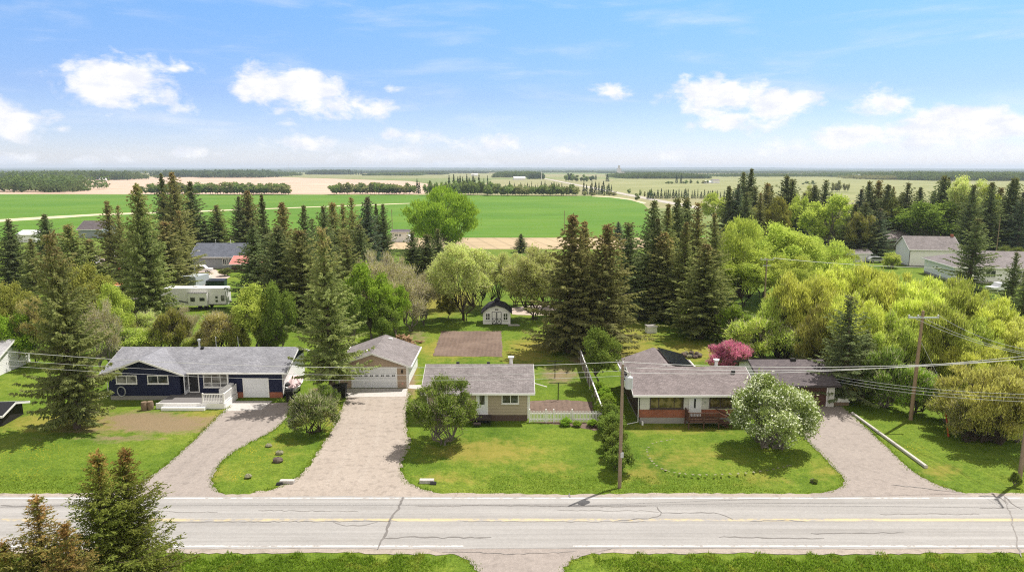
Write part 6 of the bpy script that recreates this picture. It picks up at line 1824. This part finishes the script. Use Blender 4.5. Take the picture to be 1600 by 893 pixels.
wood('woodland', 1320, 1480, 269.5, 277, 500, FARW, 'far wood above the round lime tree')
wood('woodland', 1470, 1680, 268, 283, 500, FARW, 'large green wood at the right end of the horizon')
wood('woodland', 1380, 1480, 273, 281, 250, FARO, 'pale scrub in front of right far woods')
for k, (xa, xb, pt, pb) in enumerate(((-60, 240, 266, 270.5), (190, 420, 265.5, 269.5), (400, 700, 266, 269.8), (560, 760, 266.2, 271), (700, 985, 266.3, 270.3), (940, 1240, 267, 271), (1200, 1500, 267, 271), (1400, 1680, 266.5, 270.5))):
    wood('woodland', xa, xb, pt, pb, 700, FARD if k % 2 else FARW, ('blue far woods at the left end of the horizon', 'blue far woods over the left spruce wood', 'blue far woods left of the centre', 'blue far woods at the centre', 'blue far woods right of the centre', 'blue far woods behind the elevator', 'blue far woods at the right', 'blue far woods at the right end')[k], .7)

def far_farm(name, label, cat, px_, pb, W_, D_, ze, wall, roof, slope=.35):
    x, y = at(px_, pb)
    h = thing(name, label, cat, (x, y, 0), R(8))
    gable_body(-W_ / 2, W_ / 2, 0, D_, 0, ze, slope).build('wall', wall, h)
    gable_roof(h, -W_ / 2, W_ / 2, 0, D_, ze, slope, .4, .4, roof, fascia=False)
ROOFW = MATS['white_metal_roof']
far_farm('barn', 'long white barn in front of the far wood at the mast', 'barn', 812, 281, 26, 14, 4.5, WHITE, ROOFW)
far_farm('farmhouse', 'white farmhouse right of two tall spruces', 'farmhouse', 1119, 286.5, 12, 10, 5, WHITE, SH_TAUPE)
far_farm('farm_shed', 'low white shed left of the white farmhouse', 'shed', 1107, 286.8, 9, 8, 2.8, WHITE, ROOFW)
far_farm('farmhouse', 'tiny white farmhouse at the foot of the far left wood', 'farmhouse', 160, 282, 11, 9, 3.4, WHITE, ROOFW)
far_farm('barn', 'tiny white barn right of the dark spruce woods', 'barn', 424, 274.5, 30, 18, 6, WHITE, ROOFW)
far_farm('barn', 'tiny white barn on the right horizon above the round lime tree', 'barn', 1342, 277, 30, 18, 6, WHITE, ROOFW)
far_farm('barn', 'tiny barn at the centre horizon above the lime willow', 'barn', 742, 275, 22, 14, 5, WHITE, ROOFW)
x, y = at(967, 272.5)
t = thing('grain_elevator', 'pale tall grain elevator on the horizon right of the centre', 'grain elevator', (x, y, 0))
PALEC = plain('pale_concrete', (.55, .55, .56), .7)
MB().box(-9, 9, -7, 7, 0, 26).build('bin_block', PALEC, t); MB().box(-4, 4, -4, 4, 26, 40).build('headhouse', PALEC, t); MB().box(9.1, 26, -6, 6, 0, 11).build('annex', PALEC, t)
x, y = at(846, 281.5)
t = thing('radio_mast', 'thin white mast beside the far wood right of the centre', 'mast', (x, y, 0)); MB().tube([(0, 0, 0), (0, 0, z_at(267.5, y))], [.9, .35], 6).build('shaft', WHITE, t)
x, y = at(451, 273)
t = thing('radio_mast', 'faint thin mast on the left horizon', 'mast', (x, y, 0)); MB().tube([(0, 0, 0), (0, 0, z_at(257, y))], [.8, .4], 6).build('shaft', STEEL, t)

# ------------------------------------------------------------------ roadside grass
GRASSM = leaf_mat('grass_blades', (.075, .125, .012), (.12, .18, .02), (.16, .18, .03), .5, scale=.4)
rs = np.random.RandomState(5)
def blades(n, xa, xb, ya, yb, h0, h1, edge=None):
    x, y = rs.uniform(xa, xb, n), rs.uniform(ya, yb, n)
    return x, y, rs.uniform(h0, h1, n)
def grass(name, pts, label):
    x, y, h = pts
    n = len(x); a = rs.uniform(0, 6.28, n); w_ = .035 * rs.uniform(.6, 1.4, n); lx, ly = rs.normal(0, .35, n) * h, rs.normal(0, .35, n) * h
    z0 = np.interp(y, ys, GZ0) if name == 'roadside_grass' else y * 0
    b0 = np.stack([x - np.cos(a) * w_, y - np.sin(a) * w_, z0 - .02], 1); b1 = np.stack([x + np.cos(a) * w_, y + np.sin(a) * w_, z0 - .02], 1)
    t_ = np.stack([x + lx, y + ly, z0 + h], 1)
    V = np.stack([b0, b1, t_], 1).reshape(-1, 3)
    o = bpy.data.objects.new(name, mesh_np(name, V, np.arange(len(V)).reshape(-1, 3), [GRASSM])); COL.objects.link(o)
    tag(o, label, 'grass', None, 'stuff')
GZ0 = gz.reshape(GX.shape)[:, np.argmin(np.abs(xs - at(1100, 880)[0]))]
gapL, gapR = at(742, 880)[0], at(884, 880)[0]
x, y, h = blades(80000, -36, 36, 35.5, Y_SH_NEAR + .12, .08, .26)
keep = ((x < gapL - .4) | (x > gapR + .4)) & (y < Y_SH_NEAR - .35 + .3 * np.sin(x * 1.7) + .25 * np.sin(x * 4.1)) & ~((x > gapL - 1.8) & (x < gapR + 1.8) & (y > Y_SH_NEAR - 1.3))
grass('roadside_grass', (x[keep], y[keep], h[keep]), 'taller rough grass on the near side of the road')
x, y, h = blades(26000, -46, 46, Y_SH_FAR - .12, Y_SH_FAR + 3.4, .04, .11)
u0, u1 = at(205, 762)[0], at(334, 762)[0]; v0, v1 = at(440, 762)[0], at(645, 762)[0]; w0_, w1_ = at(1312, 762)[0], at(1475, 762)[0]
k_ = (y - Y_SH_FAR) * .35
keep = ~((x > u0 - 2.6 + k_ * .8) & (x < u1 + 1.0)) & ~((x > v0 - 2.2 + k_) & (x < v1 + 2.2 - k_ * 1.5)) & ~((x > w0_ - 2.2) & (x < w1_ + 3.4 - k_)) & (y > Y_SH_FAR + .15 * np.sin(x * 2.1) + .1 * np.sin(x * 5.3))
grass('roadside_grass', (x[keep], y[keep], h[keep]), 'mown ditch grass along the far shoulder of the road')

rd = np.random.RandomState(9)
ex, ey = [], []
for line in DRIVE_EDGES:
    for a, b in zip(line[:-1], line[1:]):
        n = int(math.hypot(b[0] - a[0], b[1] - a[1]) * 70)
        t = rd.uniform(0, 1, n)
        ex.append(a[0] + (b[0] - a[0]) * t + rd.normal(0, .16, n)); ey.append(a[1] + (b[1] - a[1]) * t + rd.normal(0, .16, n))
ex, ey = np.concatenate(ex), np.concatenate(ey)
kp = (ey > Y_SH_FAR + .1) | (ey < Y_SH_NEAR - .3)
grass('grass_edging', (ex[kp], ey[kp], rd.uniform(.04, .13, kp.sum())), 'uneven grass growing over the edges of the drives')

# ------------------------------------------------------------------ air
m, nt, out = new_mat('haze_air')
pv = nt.nodes.new('ShaderNodeVolumePrincipled')
pv.inputs['Color'].default_value = (.76, .87, 1.0, 1)
pv.inputs['Density'].default_value = 9e-5
pv.inputs['Anisotropy'].default_value = .1
L(nt, pv.outputs[0], out.inputs['Volume'])
hz = MB().box(-22500, 22500, -700, 22500, -2.2, 120).build('haze', m)
hz['kind'] = 'stuff'
